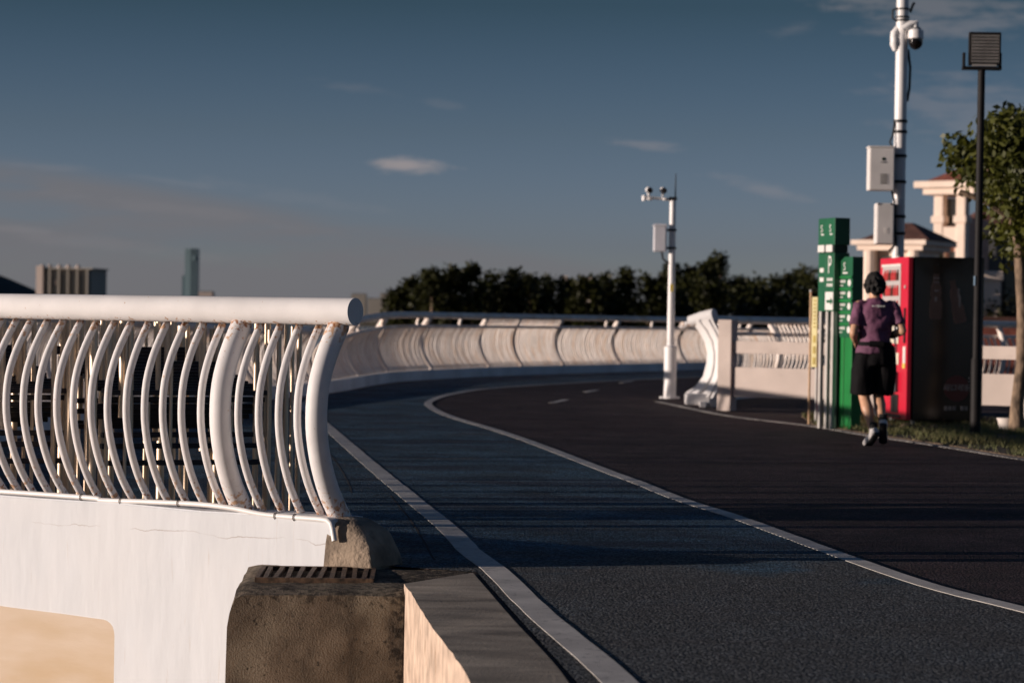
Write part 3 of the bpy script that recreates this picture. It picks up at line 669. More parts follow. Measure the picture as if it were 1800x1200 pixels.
# ------------------------------------------------------------------ pipe benches behind the near railing
SD = Vector((.916, .40, 0)).normalized(); SB = Vector((-.40, .916, 0)).normalized(); srz = math.atan2(SD.y, SD.x)
def pipe_bench(name, label, origin, length, n_pipe, rows, seed, short):
    rg = random.Random(seed)
    root = thing(name, label, 'bench', origin, srz, 'pipe benches behind the near railing')
    slat = MB().box((length / 2, 0, 0), (length, .060, .030)).mesh('slat', M['slat']); bevel_mesh(slat, .004)
    z = .735
    for k in range(15):
        link('slat', slat, root, (rg.gauss(0, .006), k * .098, .742 + .235 * (k / 14) ** 1.3), 0)
    for z, y in ((.49, .05), (.425, .03), (.327, .0), (.655, .16), (.62, .26), (.585, .36), (.55, .48), (.70, .06), (.515, .62), (.60, .78), (.66, .9), (.52, .95)):
        link('slat', slat, root, (rg.gauss(0, .01), y, z), 0)
    pr = MB().tube([(0, 0, 0), (0, 0, 1)], 1, 12).mesh('steel_pipe', M['steel'], True, 60)
    for k in range(n_pipe):
        x = rg.uniform(-.02, length + .02); y = rg.choice(rows) + rg.gauss(0, .03); r = rg.choice((.011, .016, .021, .027))
        stand = rg.random() < .42; top = 1.19 - (.05 * rg.random()) - (.10 * max(0, x / length - .55) * short)
        zs = .742 + .235 * (max(0, min(1, y / 1.37))) ** 1.3
        b = 0.004 if stand else (zs - .01 if rg.random() < .6 else rg.uniform(.30, .6))
        o = link('steel_pipe', pr, root, (x, y, b), 0); o.scale = (r, r, top - b)
        if rg.random() < .25 and b > .2:
            pass
    for x in (length * .28, length * .8):
        MB().tube([(0, 0, 0), (0, 0, .72)], .011, 10).build('bench_leg', M['steel'], root, True, loc=(x, .06, .006))
        MB().tube([(0, 0, 0), (0, 0, .018)], .026, 10).build('foot_pad', M['steel'], root, True, loc=(x, .06, .004))
    for x, z_ in ((.03, .60), (.03, .575)):
        MB().sphere((x, .13, z_), .007, 8, 5).build('bolt', M['slat_bolt'], root, True)
    return root
pipe_bench('pipe_bench', 'dark slatted bench with upright steel pipes, right one behind the near railing', (-2.385, 14.2, 0), .99, 38, (-.02, .5, 1.0, 1.42), 3, 1)
pipe_bench('pipe_bench', 'dark slatted bench with upright steel pipes at the left edge behind the near railing', (-3.52, 14.02, 0), .95, 40, (-.02, .03, .25, .5, 1.0), 5, 0)
# clusters of full-height pipes beside the benches
def pipe_cluster(label, items):
    root = thing('pipe_cluster', label, 'steel pipes', (items[0][0], items[0][1], 0), 0, 'steel pipe clusters')
    pr = MB().tube([(0, 0, 0), (0, 0, 1)], 1, 14).mesh('steel_pipe', M['steel'], True, 60)
    for x, y, r, t in items:
        o = link('steel_pipe', pr, root, (x - items[0][0], y - items[0][1], .004), 0); o.scale = (r, r, t)
    return root
pipe_cluster('cluster of tall steel pipes between the two slatted benches',
             [(-2.56, 14.1, .026, 1.19), (-2.475, 14.15, .010, 1.18), (-2.43, 14.05, .024, 1.19), (-2.51, 14.3, .013, 1.17), (-2.39, 14.3, .010, 1.18), (-2.36, 14.12, .012, 1.18)])
pipe_cluster('cluster of tall steel pipes at the right end of the slatted bench',
             [(-1.54, 14.6, .018, 1.18), (-1.50, 14.75, .010, 1.18), (-1.47, 14.62, .012, 1.16), (-1.43, 14.8, .009, 1.15), (-1.405, 14.6, .014, 1.17), (-1.365, 14.66, .016, 1.16), (-1.335, 14.72, .012, 1.14), (-1.31, 14.9, .016, 1.1), (-1.39, 14.95, .012, 1.12)])
# ------------------------------------------------------------------ concrete plank fence
FD = Vector((.862, -.507, 0)).normalized(); frz = math.atan2(FD.y, FD.x)
fe = thing('plank_fence', 'pale concrete fence of two wide planks between square posts', 'fence', (2.93, 32.85, 0), frz)
pm = MB(); pm.box((0, 0, .62), (.20, .20, 1.235)); pm.box((0, 0, 1.02), (.208, .208, .012)); pm_me = pm.mesh('post', M['concrete']); bevel_mesh(pm_me, .008)
for k in range(5): link('post', pm_me, fe, (k * 2.15, 0, 0))
for z0, z1 in ((.785, .955), (.195, .60)):
    me = MB().box((0, 0, 0), (1.93, .09, z1 - z0)).mesh('plank', M['concrete']); bevel_mesh(me, .008)
    for k in range(4): link('plank', me, fe, (1.075 + k * 2.15, rng.gauss(0, .006), (z0 + z1) / 2))
# ------------------------------------------------------------------ small camera pole
cp = thing('camera_pole', 'slim white camera pole with a grey box beside the curved railing end', 'camera pole', (2.472, 37.69, 0))
MB().tube([(0, 0, 0), (0, 0, .80), (0, 0, .83), (0, 0, 3.1)], [.098, .098, .058, .048], 16).build('pole', M['pole_white'], cp, True, sharp=30)
MB().tube([(0, 0, .0), (0, 0, .03)], .16, 16).build('base_plate', M['pole_white'], cp, True)
mb = MB(); mb.box((-.195, -.03, 2.48), (.20, .16, .40)); mb.build('equipment_box', M['box_white'], cp, bevel=.02)
mb = MB(); mb.box((-.195, -.03, 2.695), (.235, .19, .035), taper=.8); mb.build('box_cap', M['box_white'], cp, bevel=.01)
for z in (2.34, 2.62): MB().box((-.04, 0, z), (.20, .11, .035)).build('clamp', M['black'], cp)
MB().tube([(.02, 0, 3.09), (-.47, -.02, 3.13)], .022, 10).build('arm', M['pole_white'], cp, True)
MB().tube([(-.45, -.01, 3.07), (-.45, -.01, 3.15)], .035, 10).build('arm_end', M['pole_white'], cp, True)
for x in (-.38, -.16):
    cmr = MB().sphere((x, -.02, 3.24), (.055, .06, .05)).build('camera', M['pole_white'], cp, True)
    MB().tube([(x + .005, -.04, 3.235), (x + .02, -.10, 3.225)], [.045, .042], 12).build('lens', M['dome_glass'], cmr, True)
    MB().tube([(x, -.02, 3.14), (x, -.02, 3.20)], .02, 8).build('stem', M['pole_white'], cmr, True)
for x in (-.36, -.12): MB().sphere((x, -.03, 3.10), (.05, .04, .025)).build('sensor', M['box_grey'], cp, True)
MB().tube([(.035, 0, 3.1), (.04, 0, 3.5)], [.012, .006], 6).build('antenna', M['rubber'], cp)
MB().box((.0, 0, 3.11), (.12, .10, .05)).build('bracket', M['black'], cp)
MB().tube([(-.16, 0, 2.28), (-.14, 0, 2.17), (-.05, -.02, 2.10)], .016, 8).build('cable', M['rubber'], cp, True)
MB().box((0, -.052, 1.72), (.05, .004, .12)).build('sticker', M['label_yellow'], cp)
# ------------------------------------------------------------------ big camera pole behind the vending machine
bp_ = thing('surveillance_pole', 'tall white surveillance pole with two grey boxes behind the red vending machine', 'camera pole', (4.775, 30.06, 0))
MB().tube([(0, 0, 0), (.01, 0, 6.5)], [.078, .074], 20).build('pole', M['pole_white'], bp_, True)
def eq_box(x0, x1, z0, z1, nm):
    b = MB().box(((x0 + x1) / 2, -.12, (z0 + z1) / 2), (x1 - x0, .24, z1 - z0)).build('equipment_box', M['box_grey'], bp_, bevel=.018); return b
b1 = eq_box(-.405, -.09, 2.86, 3.385, 1); b2 = eq_box(-.305, -.085, 2.20, 2.705, 2)
MB().box((-.2475, -.12, 3.395), (.33, .26, .022)).build('lid', M['box_grey'], b1, bevel=.006)
mb = MB()
for k in range(6): mb.box((-.225, -.243, 2.945 + k * .022), (.085, .006, .009))
mb.build('vent', M['black'], b1)
MB().tube([(-.23, -.239, 3.245), (-.23, -.243, 3.245)], .022, 12).build('emblem', M['green_dark'], b1)
mb = MB()
for k in range(4): mb.box((-.257 + k * .018, -.2425, 3.205), (.012, .004, .014))
mb.build('lettering', M['vend_print'], b1)
mb = MB()
for k in range(4): mb.box((-.185, -.243, 2.34 + k * .018), (.04, .006, .007))
mb.build('vent', M['box_grey'], b2)
for x in (-.28, -.12): MB().box((x, -.242, 2.69), (.03, .006, .02)).build('screw_plate', M['strap'], b2)
for z in (3.73, 3.60, 3.30, 2.98, 2.55, 2.34): MB().tube([(.005, 0, z - .018), (.005, 0, z + .018)], .088, 16).build('band', M['rubber'], bp_, True)
for z in (3.30, 2.98, 2.55, 2.34): MB().box((-.07, -.05, z), (.08, .12, .03)).build('bracket', M['rubber'], bp_)
MB().tube([(-.07, -.04, 3.72), (-.095, -.05, 3.55), (-.13, -.06, 3.47), (-.10, -.06, 3.40)], .012, 8).build('cable', M['rubber'], bp_, True)
MB().tube([(-.10, -.09, 2.86), (-.06, -.1, 2.70), (-.055, -.1, 2.45), (-.04, -.09, 2.2), (-.12, -.08, 2.12)], .014, 8).build('cable', M['rubber'], bp_, True)
MB().tube([(.085, 0, 4.62), (.115, .0, 4.4), (.11, 0, 4.15), (.085, 0, 3.98)], .017, 8).build('cable', M['rubber'], bp_, True)
for z in (2.76, 2.80): MB().tube([(-.03, -.07, z - .07), (-.03, -.07, z - .035)], .05, 12).build('insulator', M['pole_white'], bp_, True)
MB().tube([(-.02, -.06, 2.07), (-.02, -.06, 2.19)], .055, 12).build('insulator', M['pole_white'], bp_, True)
MB().tube([(.0, -.06, 4.86), (.10, -.08, 4.93), (.16, -.08, 4.945), (.165, -.08, 4.86)], [.045, .045, .042, .04], 12).build('camera_arm', M['pole_white'], bp_, True)
dm = MB().tube([(.165, -.08, 4.88), (.165, -.08, 4.86), (.165, -.08, 4.85), (.165, -.08, 4.75)], [.05, .07, .095, .098], 18).build('dome_camera', M['pole_white'], bp_, True)
MB().tube([(.165, -.08, 4.75), (.165, -.08, 4.70), (.165, -.08, 4.655), (.165, -.08, 4.625), (.165, -.08, 4.612)], [.092, .09, .075, .045, .01], 18).build('dome_glass', M['dome_glass'], dm, True, sharp=80)
MB().tube([(.165, -.08, 4.885), (.165, -.08, 4.87)], .06, 14).build('dome_seal', M['rubber'], dm, True)
oc = MB().tube([(-.03, 0, 4.90), (-.085, -.02, 4.82), (-.095, -.02, 4.74)], [.04, .055, .05], 12).build('camera_arm', M['pole_white'], bp_, True)
MB().tube([(-.085, -.02, 4.76), (-.085, -.02, 4.68), (-.075, -.02, 4.60)], [.055, .06, .03], 12).build('side_camera', M['pole_white'], oc, True)
for z in (5.12, 5.02, 4.98): MB().tube([(.01, 0, z - .01), (.01, 0, z + .01)], .087, 14).build('band', M['rubber'], bp_)
MB().tube([(-.06, -.03, 5.13), (-.12, -.04, 5.10), (-.12, -.04, 5.0), (-.06, -.03, 4.97)], .012, 8).build('cable', M['rubber'], bp_, True)
MB().tube([(.1, -.02, 5.08), (.13, -.03, 5.17), (.15, -.03, 5.2)], .016, 8).build('connector', M['rubber'], bp_, True)
# ------------------------------------------------------------------ green sign pylons and notice board
def pylon_frame(x, y, yaw): return (x, y, 0), R(yaw)
s1 = thing('sign_pylon', 'taller green parking sign pylon on white legs', 'sign', (3.664, 27.6, 0), R(20))
s1.scale = (.967, .967, .985)
# local: camera-facing face y=0 spans x 0..0.20; lit face x=0 spans y 0..0.42
MB().box((.100, .21, 2.297), (.200, .42, .315)).build('top_box', [M['green']], s1, bevel=.006)
MB().box((.092, .21, 2.095), (.176, .40, .085)).build('neck', M['green_dark'], s1)
for y0 in (.02, .225): MB().box((-.008, y0 + .085, 2.10), (.03, .165, .085)).build('white_panel', M['print_white'], s1, bevel=.008)
MB().box((.100, .11, 1.71), (.200, .22, .68)).build('panel', M['green'], s1, bevel=.006)
MB().box((.110, .33, 1.71), (.200, .19, .68)).build('panel', M['green'], s1, bevel=.006)
X_, Z_ = (0, -1, 0), (0, 0, 1)
for y in (.11, .33):
    text('S', 'lettering', s1, .12, (-.003, y, 2.33), X_, Z_, M['print_white'])
    MB().box((-.001, y - .02, 2.265), (.006, .07, .016)).build('underline', M['print_white'], s1)
text('P', 'lettering', s1, .30, (-.003, .11, 1.90), X_, Z_, M['print_white'], sx=.62)
for z in (1.74, 1.675):
    mb = MB()
    for k in range(4): mb.box((-.001, .05 + k * .038, z), (.006, .028, .034))
    mb.build('lettering', M['print_white'], s1)
for z in (1.85, 1.74):
    MB().box((.008, .33, z), (.006, .10, .05)).build('lettering', M['print_white'], s1)
MB().box((-.002, .11, 1.49), (.008, .20, .21)).build('white_panel', M['print_white'], s1)
mb = MB(); mb.box((-.006, .11, 1.485), (.006, .12, .035)); mb.add([(-.010, .065, 1.53), (-.010, .065, 1.44), (-.010, .01, 1.485), (-.0035, .065, 1.53), (-.0035, .065, 1.44), (-.0035, .01, 1.485)], [(0, 1, 2), (5, 4, 3), (0, 3, 4, 1), (1, 4, 5, 2), (2, 5, 3, 0)])
mb.build('arrow', M['green'], s1)
for y in (.03, .17, .34): MB().box((.02, y, .685), (.045, .055, 1.37)).build('leg', M['leg_steel'], s1, bevel=.006)
MB().box((.135, .11, .685), (.11, .18, 1.37)).build('leg', M['green_dark'], s1)
s2 = thing('sign_pylon', 'shorter green direction pylon with five white text rows, nearest the runner', 'sign', (3.84, 27.35, 0), R(20))
s2.scale = (.963, .963, .985)
mb = MB(); mb.add([(0, 0, 1.07), (0, .36, 1.07), (0, .36, 1.93), (0, .2, 2.0), (0, 0, 2.0), (.14, 0, 1.07), (.14, .36, 1.07), (.14, .36, 1.93), (.14, .2, 2.0), (.14, 0, 2.0)],
                  [(0, 1, 2, 3, 4), (9, 8, 7, 6, 5), (0, 4, 9, 5), (0, 5, 6, 1), (1, 6, 7, 2), (2, 7, 8, 3), (3, 8, 9, 4)])
mb.build('upper_panel', M['green'], s2)
MB().box((.075, .10, .535), (.13, .19, 1.07)).build('lower_panel', M['green_bright'], s2, bevel=.005)
MB().box((.075, .29, .535), (.12, .14, 1.07)).build('lower_panel', M['green_bright'], s2, bevel=.005)
MB().box((.09, .205, .535), (.09, .03, 1.05)).build('groove', M['green_dark'], s2)
text('S', 'lettering', s2, .13, (-.003, .2, 1.885), X_, Z_, M['print_white'])
MB().box((-.001, .18, 1.815), (.006, .12, .018)).build('underline', M['print_white'], s2)
for k in range(5):
    z = 1.70 - k * .135
    MB().box((-.008, .17, z + .065), (.016, .34, .022)).build('ledge', M['green_bright'], s2)
    mb = MB()
    for q in range(4): mb.box((-.001, .30 - q * .038, z + .018), (.006, .026, .03))
    for q in range(3): mb.box((-.001, .30 - q * .03, z - .030), (.006, .018, .016))
    mb.build('lettering', M['print_white'], s2)
    MB().tube([(-.004, .075, z), (.002, .075, z)], .040, 14).build('pictogram', M['print_white'], s2)
nb = thing('notice_board', 'narrow yellow notice board on a thin post left of the green pylons', 'notice board', (3.575, 29.0, 0), R(-35))
MB().tube([(0, 0, 0), (.0, 0, 1.58)], .014, 10).build('post', M['wood_post'], nb, True)
MB().sphere((0, 0, 1.595), .019).build('knob', M['leg_steel'], nb, True)
MB().box((.060, .0, 1.105), (.075, .02, .84)).build('board', M['yellow'], nb, bevel=.004)
mb = MB()
for k in range(3): mb.box((.062, -.0115, 1.02 - k * .13), (.034, .004, .085))
for k in range(8): mb.box((.062, -.0115, 1.48 - k * .045), (.03, .004, .018))
mb.build('lettering', M['yellow_ink'], nb)
MB().tube([(.08, .03, 0), (.08, .03, 1.0)], .018, 10).build('post', M['leg_steel'], nb, True)
# ------------------------------------------------------------------ vending machine
vm = thing('vending_machine', 'tall red vending machine with a black printed side panel on the grass', 'vending machine', (4.735, 28.75, 0), R(8))
D_, W_, H0, H1 = .90, 1.15, .075, 2.02
MB().box((D_ / 2 + .02, W_ / 2, (H0 + H1) / 2), (D_ - .04, W_, H1 - H0)).build('body', M['vend_black'], vm, bevel=.008)
dr = MB(); dr.box((-.01, W_ / 2, (H0 + H1) / 2), (.06, W_ + .006, H1 - H0 - .003)); dr.build('door', M['red'], vm, bevel=.01)
XL = -.043
win = MB().box((XL, .64, 1.60), (.012, .74, .62)).build('display_window', M['glass'], vm)
MB().box((XL - .006, .64, 1.925), (.02, .78, .03)).build('window_frame', M['print_white'], vm)
for r_ in range(3):
    for k in range(6):
        y = .36 + k * .105; z = 1.80 - r_ * .185
        MB().tube([(XL - .012, y, z - .06), (XL - .012, y, z + .02), (XL - .012, y, z + .045), (XL - .012, y, z + .07)], [.026, .026, .012, .012], 8).build('bottle', M['bottle_red'] if (k + r_) % 3 else M['bottle_dark'], vm, True)
MB().box((XL - .004, .64, 1.375), (.02, .74, .10)).build('price_strip', M['print_white'], vm)
mb = MB()
for k in range(12): mb.box((XL - .016, .32 + k * .058, 1.375), (.006, .035, .06))
mb.build('button', M['label_paper'], vm)
MB().box((XL, .66, 1.14), (.014, .68, .32)).build('poster', M['label_paper'], vm)
MB().box((XL, .42, 1.10), (.020, .16, .16)).build('poster_detail', M['print_white'], vm)
MB().box((XL, .085, 1.20), (.022, .055, .42)).build('handle', M['black'], vm, bevel=.004)
MB().tube([(XL, .085, 1.66), (XL - .012, .085, 1.66)], .022, 12).build('lock', M['leg_steel'], vm)
MB().box((XL, .085, .82), (.012, .10, .26)).build('sticker', M['print_white'], vm)
MB().box((XL - .002, .085, .72), (.012, .10, .06)).build('sticker', M['label_yellow'], vm)
MB().box((XL, .62, .80), (.014, .64, .14)).build('keypad', M['label_paper'], vm)
MB().box((XL - .01, .58, .52), (.05, .52, .24)).build('tray_hatch', M['tray'], vm, bevel=.006)
MB().box((XL, .45, .26), (.010, .30, .22)).build('lower_panel', M['black'], vm)
MB().box((XL, .60, .11), (.012, .76, .03)).build('kick_vent', M['black'], vm)
for x, y in ((.06, .06), (D_ - .06, .06), (.06, W_ - .06), (D_ - .06, W_ - .06)):
    MB().tube([(x, y, 0), (x, y, H0 + .004)], [.035, .028], 10).build('foot', M['leg_steel'], vm, True)
# printed black side (local y = 0 face)
def side(pts_boxes, nm, m_):
    mb = MB()
    for x, z, w__, h__ in pts_boxes: mb.box((x, -.0015, z), (w__, .004, h__))
    return mb.build(nm, m_, vm)
def bottle_print(x, z0, h, tilt, nm):
    pr = [(0, .06), (.04, .075), (.35, .075), (.48, .055), (.55, .065), (.72, .06), (.84, .032), (.95, .03), (1.0, .035)]
    c, s = math.cos(tilt), math.sin(tilt); L_ = [(-w__, t * h) for t, w__ in pr]; R_ = [(w__, t * h) for t, w__ in pr][::-1]
    poly = [(x + a * c - b * s, z0 + a * s + b * c) for a, b in L_ + R_]; n = len(poly)
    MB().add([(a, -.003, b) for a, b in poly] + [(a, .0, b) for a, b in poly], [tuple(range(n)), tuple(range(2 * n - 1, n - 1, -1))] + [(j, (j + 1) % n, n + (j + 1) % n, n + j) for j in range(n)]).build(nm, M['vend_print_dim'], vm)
bottle_print(.31, 1.28, .54, 0.0, 'bottle_print'); bottle_print(.62, 1.24, .52, .22, 'bottle_print')
for b_ in ((.31, 1.77, .075, .012), (.31, 1.72, .07, .012), (.31, 1.62, .05, .02), (.305, 1.52, .03, .05), (.60, 1.50, .022, .14), (.585, 1.60, .018, .10)):
    side([b_], 'bottle_highlight', M['vend_print'])
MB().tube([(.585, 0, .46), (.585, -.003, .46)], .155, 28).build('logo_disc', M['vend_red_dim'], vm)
text('可口可乐', 'logo_lettering', vm, .085, (.585, -.006, .465), (1, 0, .0), (.22, 0, 1), M['vend_print'], .001)
mb = MB()
for x in (.455, .505, .555, .655, .705):
    for dz in (-.018, 0, .018): mb.box((x, -.0015, .225 + dz), (.034, .004, .008))
    mb.box((x - .012, -.0035, .225), (.007, .004, .048)); mb.box((x + .01, -.0035, .225), (.007, .004, .048))
mb.build('lettering', M['vend_print'], vm)
side([(.735, .545, .012, .016), (.735, .585, .012, .016)], 'screw_cover', M['vend_print'])
side([(.33, 1.93, .02, .02)], 'screw_cover', M['black'])
for k, (x, y, s_) in enumerate(((4.42, 28.32, .05), (4.62, 28.2, .055), (4.95, 28.26, .04), (5.25, 28.3, .05), (5.5, 28.3, .04), (4.80, 28.2, .04))):
    mb = MB(); mb.sphere((0, 0, 0), (s_ * 1.3, s_, s_ * .7), 9, 6); lump(mb, .012, 14, k)
    tag(mb.build('stone', M['stone'], None, True, (x, y, s_ * .4)), ('brown stone on the grass just left of the red vending machine front', 'brown stone below the front corner of the red vending machine', 'smaller brown stone below the left half of the black panel', 'brown stone below the middle of the black panel', 'small brown stone beside the foot of the lamp post', 'tiny brown stone just right of the vending machine corner')[k], 'stone', 'stones along the foot of the vending machine')
# ------------------------------------------------------------------ solar lamp post
lp = thing('lamp_post', 'black lamp post with a square panel head beside the vending machine', 'lamp post', (5.055, 26.3, 0))
MB().tube([(0, 0, 0), (0, 0, .84), (0, 0, .87), (.0, 0, 4.0)], [.058, .058, .043, .040], 16).build('pole', M['lamp_black'], lp, True)
MB().tube([(0, 0, 0), (0, 0, .02)], .11, 14).build('base_plate', M['lamp_black'], lp, True)
mb = MB(); mb.box((0, 0, 4.005), (.42, .09, .035)); mb.box((-.197, -.01, 4.09), (.022, .07, .16)); mb.box((.197, -.01, 4.09), (.022, .07, .16)); mb.build('yoke', M['lamp_black'], lp)
hd = MB().box((.027, -.01, 4.215), (.345, .07, .36)).build('lamp_head', M['lamp_black'], lp, bevel=.008)
MB().box((.027, -.047, 4.215), (.30, .006, .315)).build('lens_panel', M['cell'], hd)
mb = MB()
for k in range(9): mb.box((.027, -.0515, 4.075 + k * .035), (.295, .004, .007))
for k in range(13): mb.box((.027 - .144 + k * .024, -.0525, 4.215), (.004, .003, .30))
mb.build('led_grid', M['cell_line'], hd)
MB().box((.02, -.048, 4.035), (.26, .02, .02)).build('label_strip', M['cell_line'], lp)
MB().box((-.04, -.025, 1.70), (.012, .03, .10)).build('sticker', mat('sticker_blue', (.35, .5, .65), .4), lp)
# ------------------------------------------------------------------ trees and bushes
def leaves(mb, c, rad, n, size, rg, flat=.0, shell=.55, droop=.3):
    for _ in range(n):
        while True:
            p = Vector((rg.uniform(-1, 1), rg.uniform(-1, 1), rg.uniform(-1, 1)))
            if shell < p.length < 1: break
        q = Vector((c[0] + p.x * rad[0], c[1] + p.y * rad[1], c[2] + p.z * rad[2]))
        a = Vector((rg.gauss(0, 1), rg.gauss(0, 1), rg.gauss(0, .6) - droop)).normalized(); b = a.cross(Vector((rg.gauss(0, 1), rg.gauss(0, 1), rg.gauss(0, 1)))).normalized()
        s = size * rg.uniform(.6, 1.3)
        mb.add([q, q + a * s * .5 + b * s * .28, q + a * s, q + a * s * .5 - b * s * .28], [(0, 1, 2, 3)])
tr = thing('street_tree', 'leafy tree with a forked trunk at the right edge behind the lamp post', 'tree', (5.735, 27.4, 0))
MB().tube([(0, 0, 0), (.0, .0, .3), (.05, 0, .8), (.045, 0, 1.4), (.0, 0, 1.95), (-.02, 0, 2.2)], [.10, .075, .072, .066, .062, .06], 12).build('trunk', M['bark'], tr, True)
br = [[(-.02, 0, 2.15), (-.12, -.02, 2.45), (-.25, 0, 2.8), (-.42, .05, 3.05), (-.55, 0, 3.2)], [(-.02, 0, 2.15), (.08, .05, 2.5), (.12, .0, 2.85), (.07, 0, 3.15)], [(-.12, -.02, 2.45), (-.4, -.15, 2.6), (-.7, -.1, 2.72)],
      [(.08, .05, 2.5), (.35, .1, 2.8), (.6, .1, 3.1)], [(-.25, 0, 2.8), (-.18, -.1, 3.0), (-.26, -.1, 3.3)]]
for b_ in br: MB().tube(b_, [.045 - .008 * i for i in range(len(b_))], 7).build('branch', M['bark'], tr, True)
rg = random.Random(11); mb = MB()
clumps = []
n_ = 0
while n_ < 230:
    x, y, z = rg.uniform(-.92, 1.2), rg.uniform(-.7, .8), rg.uniform(1.75, 3.72)
    e = ((x - .08) / 1.02) ** 2 + (y / .8) ** 2 + ((z - 2.85) / .92) ** 2
    if e > 1 or e < .12: continue
    if z < 2.75 + .9 * (-x - .45) and x < -.2: continue          # open below on the left
    if z < 2.05 and rg.random() < .6: continue
    if z > 3.68 - max(0, x) * .55: continue
    n_ += 1; s = rg.uniform(.12, .21); leaves(mb, (x, y, z), (s * 1.15, s, s), 40, .098, rg, shell=.1, droop=.9)
fo = mb.build('crown', M['leaf'], tr); fo['kind'] = 'stuff'
# row of trees beyond the far railing
tops = [(700, 512, 1), (722, 488, 1), (757, 477, 1), (793, 472, 1), (828, 470, 1), (862, 479, 1), (897, 478, 1), (930, 490, 1), (962, 496, 1), (996, 493, 1), (1030, 488, 1), (1062, 484, 1), (1100, 478, 1), (1138, 484, 1), (1178, 470, 1),
        (1212, 472, 1), (1243, 462, 1), (1264, 449, 2), (1292, 484, 0), (1330, 490, 0), (1368, 482, 0), (1402, 474, 0), (1440, 466, 0), (1480, 470, 0), (1520, 474, 0), (1575, 478, 0)]
ORD = ['first', 'second', 'third', 'fourth', 'fifth', 'sixth', 'seventh', 'eighth', 'ninth', 'tenth', 'eleventh', 'twelfth', 'thirteenth', 'fourteenth', 'fifteenth', 'sixteenth', 'seventeenth']
nf = nr = 0
for i, (px_, py_, kind_) in enumerate(tops):
    Y = 158 + rng.uniform(-7, 7) + (10 if kind_ == 0 else 0); X = (px_ - 900) / 4250 * Y; zt = 1.22 + (558 + .016 * (px_ - 900) - py_) / 4250 * Y
    if i == 0: lab = 'dark bushy tree at the left end of the tree row beyond the railing'
    elif kind_ == 2: lab = 'tallest pointed dark tree in the row, right of the slim white pole'
    elif kind_ == 0: nr += 1; lab = ORD[nr - 1] + ' rounded dark tree right of the tallest pointed tree, beyond the railing'
    else: nf += 1; lab = ORD[nf] + ' dark feathery tree counted from the left end of the far tree row'
    t_ = thing('bank_tree', lab, 'tree', (X, Y, -1.8), 0, 'trees beyond the far railing'); hgt = zt + 1.8
    MB().tube([(0, 0, 0), (.05, 0, hgt * .5), (0, 0, hgt * .85)], [.16, .10, .03], 6).build('trunk', M['bark'], t_, True)
    rg = random.Random(100 + i); mb = MB()
    nc = 44 if kind_ == 0 else 40; wd = 1.9 if kind_ == 0 else 1.45
    for _ in range(nc):
        h = rg.uniform(.22, 1.0) * hgt; k = (h / hgt)
        rr = wd * ((1 - k) ** .5 * 1.2 if kind_ else (1 - (2 * k - 1.1) ** 2 * .75))
        a = rg.uniform(0, 6.28); q = rr * math.sqrt(rg.random())
        s = rg.uniform(.35, .6) * (1 if kind_ == 0 else .9); zz = min(h, hgt - .35)
        leaves(mb, (q * math.cos(a), q * math.sin(a), zz), (s * 1.1, s * 1.1, s * (1.3 if kind_ else .9)), 42, .35, rg, shell=.2, droop=-.6 if kind_ else .2)
    leaves(mb, (0, 0, hgt - .45), (.22, .22, .45), 26, .28, rg, shell=.0, droop=-1.2)
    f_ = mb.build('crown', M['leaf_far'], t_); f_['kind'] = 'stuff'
# low understorey closing the gaps at the foot of the row
mb = MB(); rg = random.Random(55)
for _ in range(760):
    x = rg.uniform(-8.6, 29); y = rg.uniform(152, 172); leaves(mb, (x, y, rg.uniform(-1.4, 3.5 if x > -6.4 else 1.0) * (1 + .12 * math.sin(x * 1.3))), (.85, .85, .75), 34, .38, rg, shell=.1, droop=-.3)
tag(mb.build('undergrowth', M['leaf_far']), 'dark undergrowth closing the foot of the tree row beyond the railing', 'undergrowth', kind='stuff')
for px_, py_, s_ in ((990, 488, .30), (1032, 492, .55)):
    Y = 200; X = (px_ - 900) / 4250 * Y; z = 1.22 + (558 + .016 * (px_ - 900) - py_) / 4250 * Y
    h_ = thing('roof_turret', 'pale roof turret peeping above the dark tree row, ' + ('smaller one' if s_ < .4 else 'larger one'), 'turret', (X, Y, -1.8), 0)
    MB().box((0, 0, (z + 1.8) / 2), (s_ * 1.2, s_ * 1.2, z + 1.8)).build('shaft', M['villa'], h_)
    MB().box((0, 0, z + 1.8 + s_ * .25), (s_ * 1.7, s_ * 1.7, s_ * .5)).build('cap', M['villa'], h_)
# bushes behind the fence at the right
for x, y, z, s, lab in ((12.3, 60, 1.5, .9, 'dark bush below the pale garden wall at the right'), (10.6, 60, 2.4, .55, 'small palm-like bush above the runner left of the vending machine'), (14.0, 58, 1.4, 1.1, 'dark bush at the right edge behind the tree trunk')):
    b_ = thing('bush', lab, 'bush', (x, y, -.6)); mb = MB(); rg = random.Random(int(x * 10))
    for _ in range(16): leaves(mb, (rg.gauss(0, s * .5), rg.gauss(0, s * .4), z + .6 + rg.gauss(-.25, s * .4)), (s * .5, s * .4, s * .4), 40, .17, rg, shell=.1)
    f_ = mb.build('crown', M['leaf_bush'], b_); f_['kind'] = 'stuff'
    MB().tube([(0, 0, 0), (0, 0, z + .5)], [.07, .03], 6).build('stem', M['bark'], b_)
pl = thing('planter', 'small white planter tub standing at the foot of the tree', 'planter', (5.66, 27.6, 0))
MB().tube([(0, 0, .01), (0, 0, .15)], [.075, .105], 14).build('tub', M['planter'], pl, True, sharp=40)
MB().tube([(0, 0, .15), (0, 0, .165)], .113, 14).build('rim', M['planter'], pl, True, sharp=40)
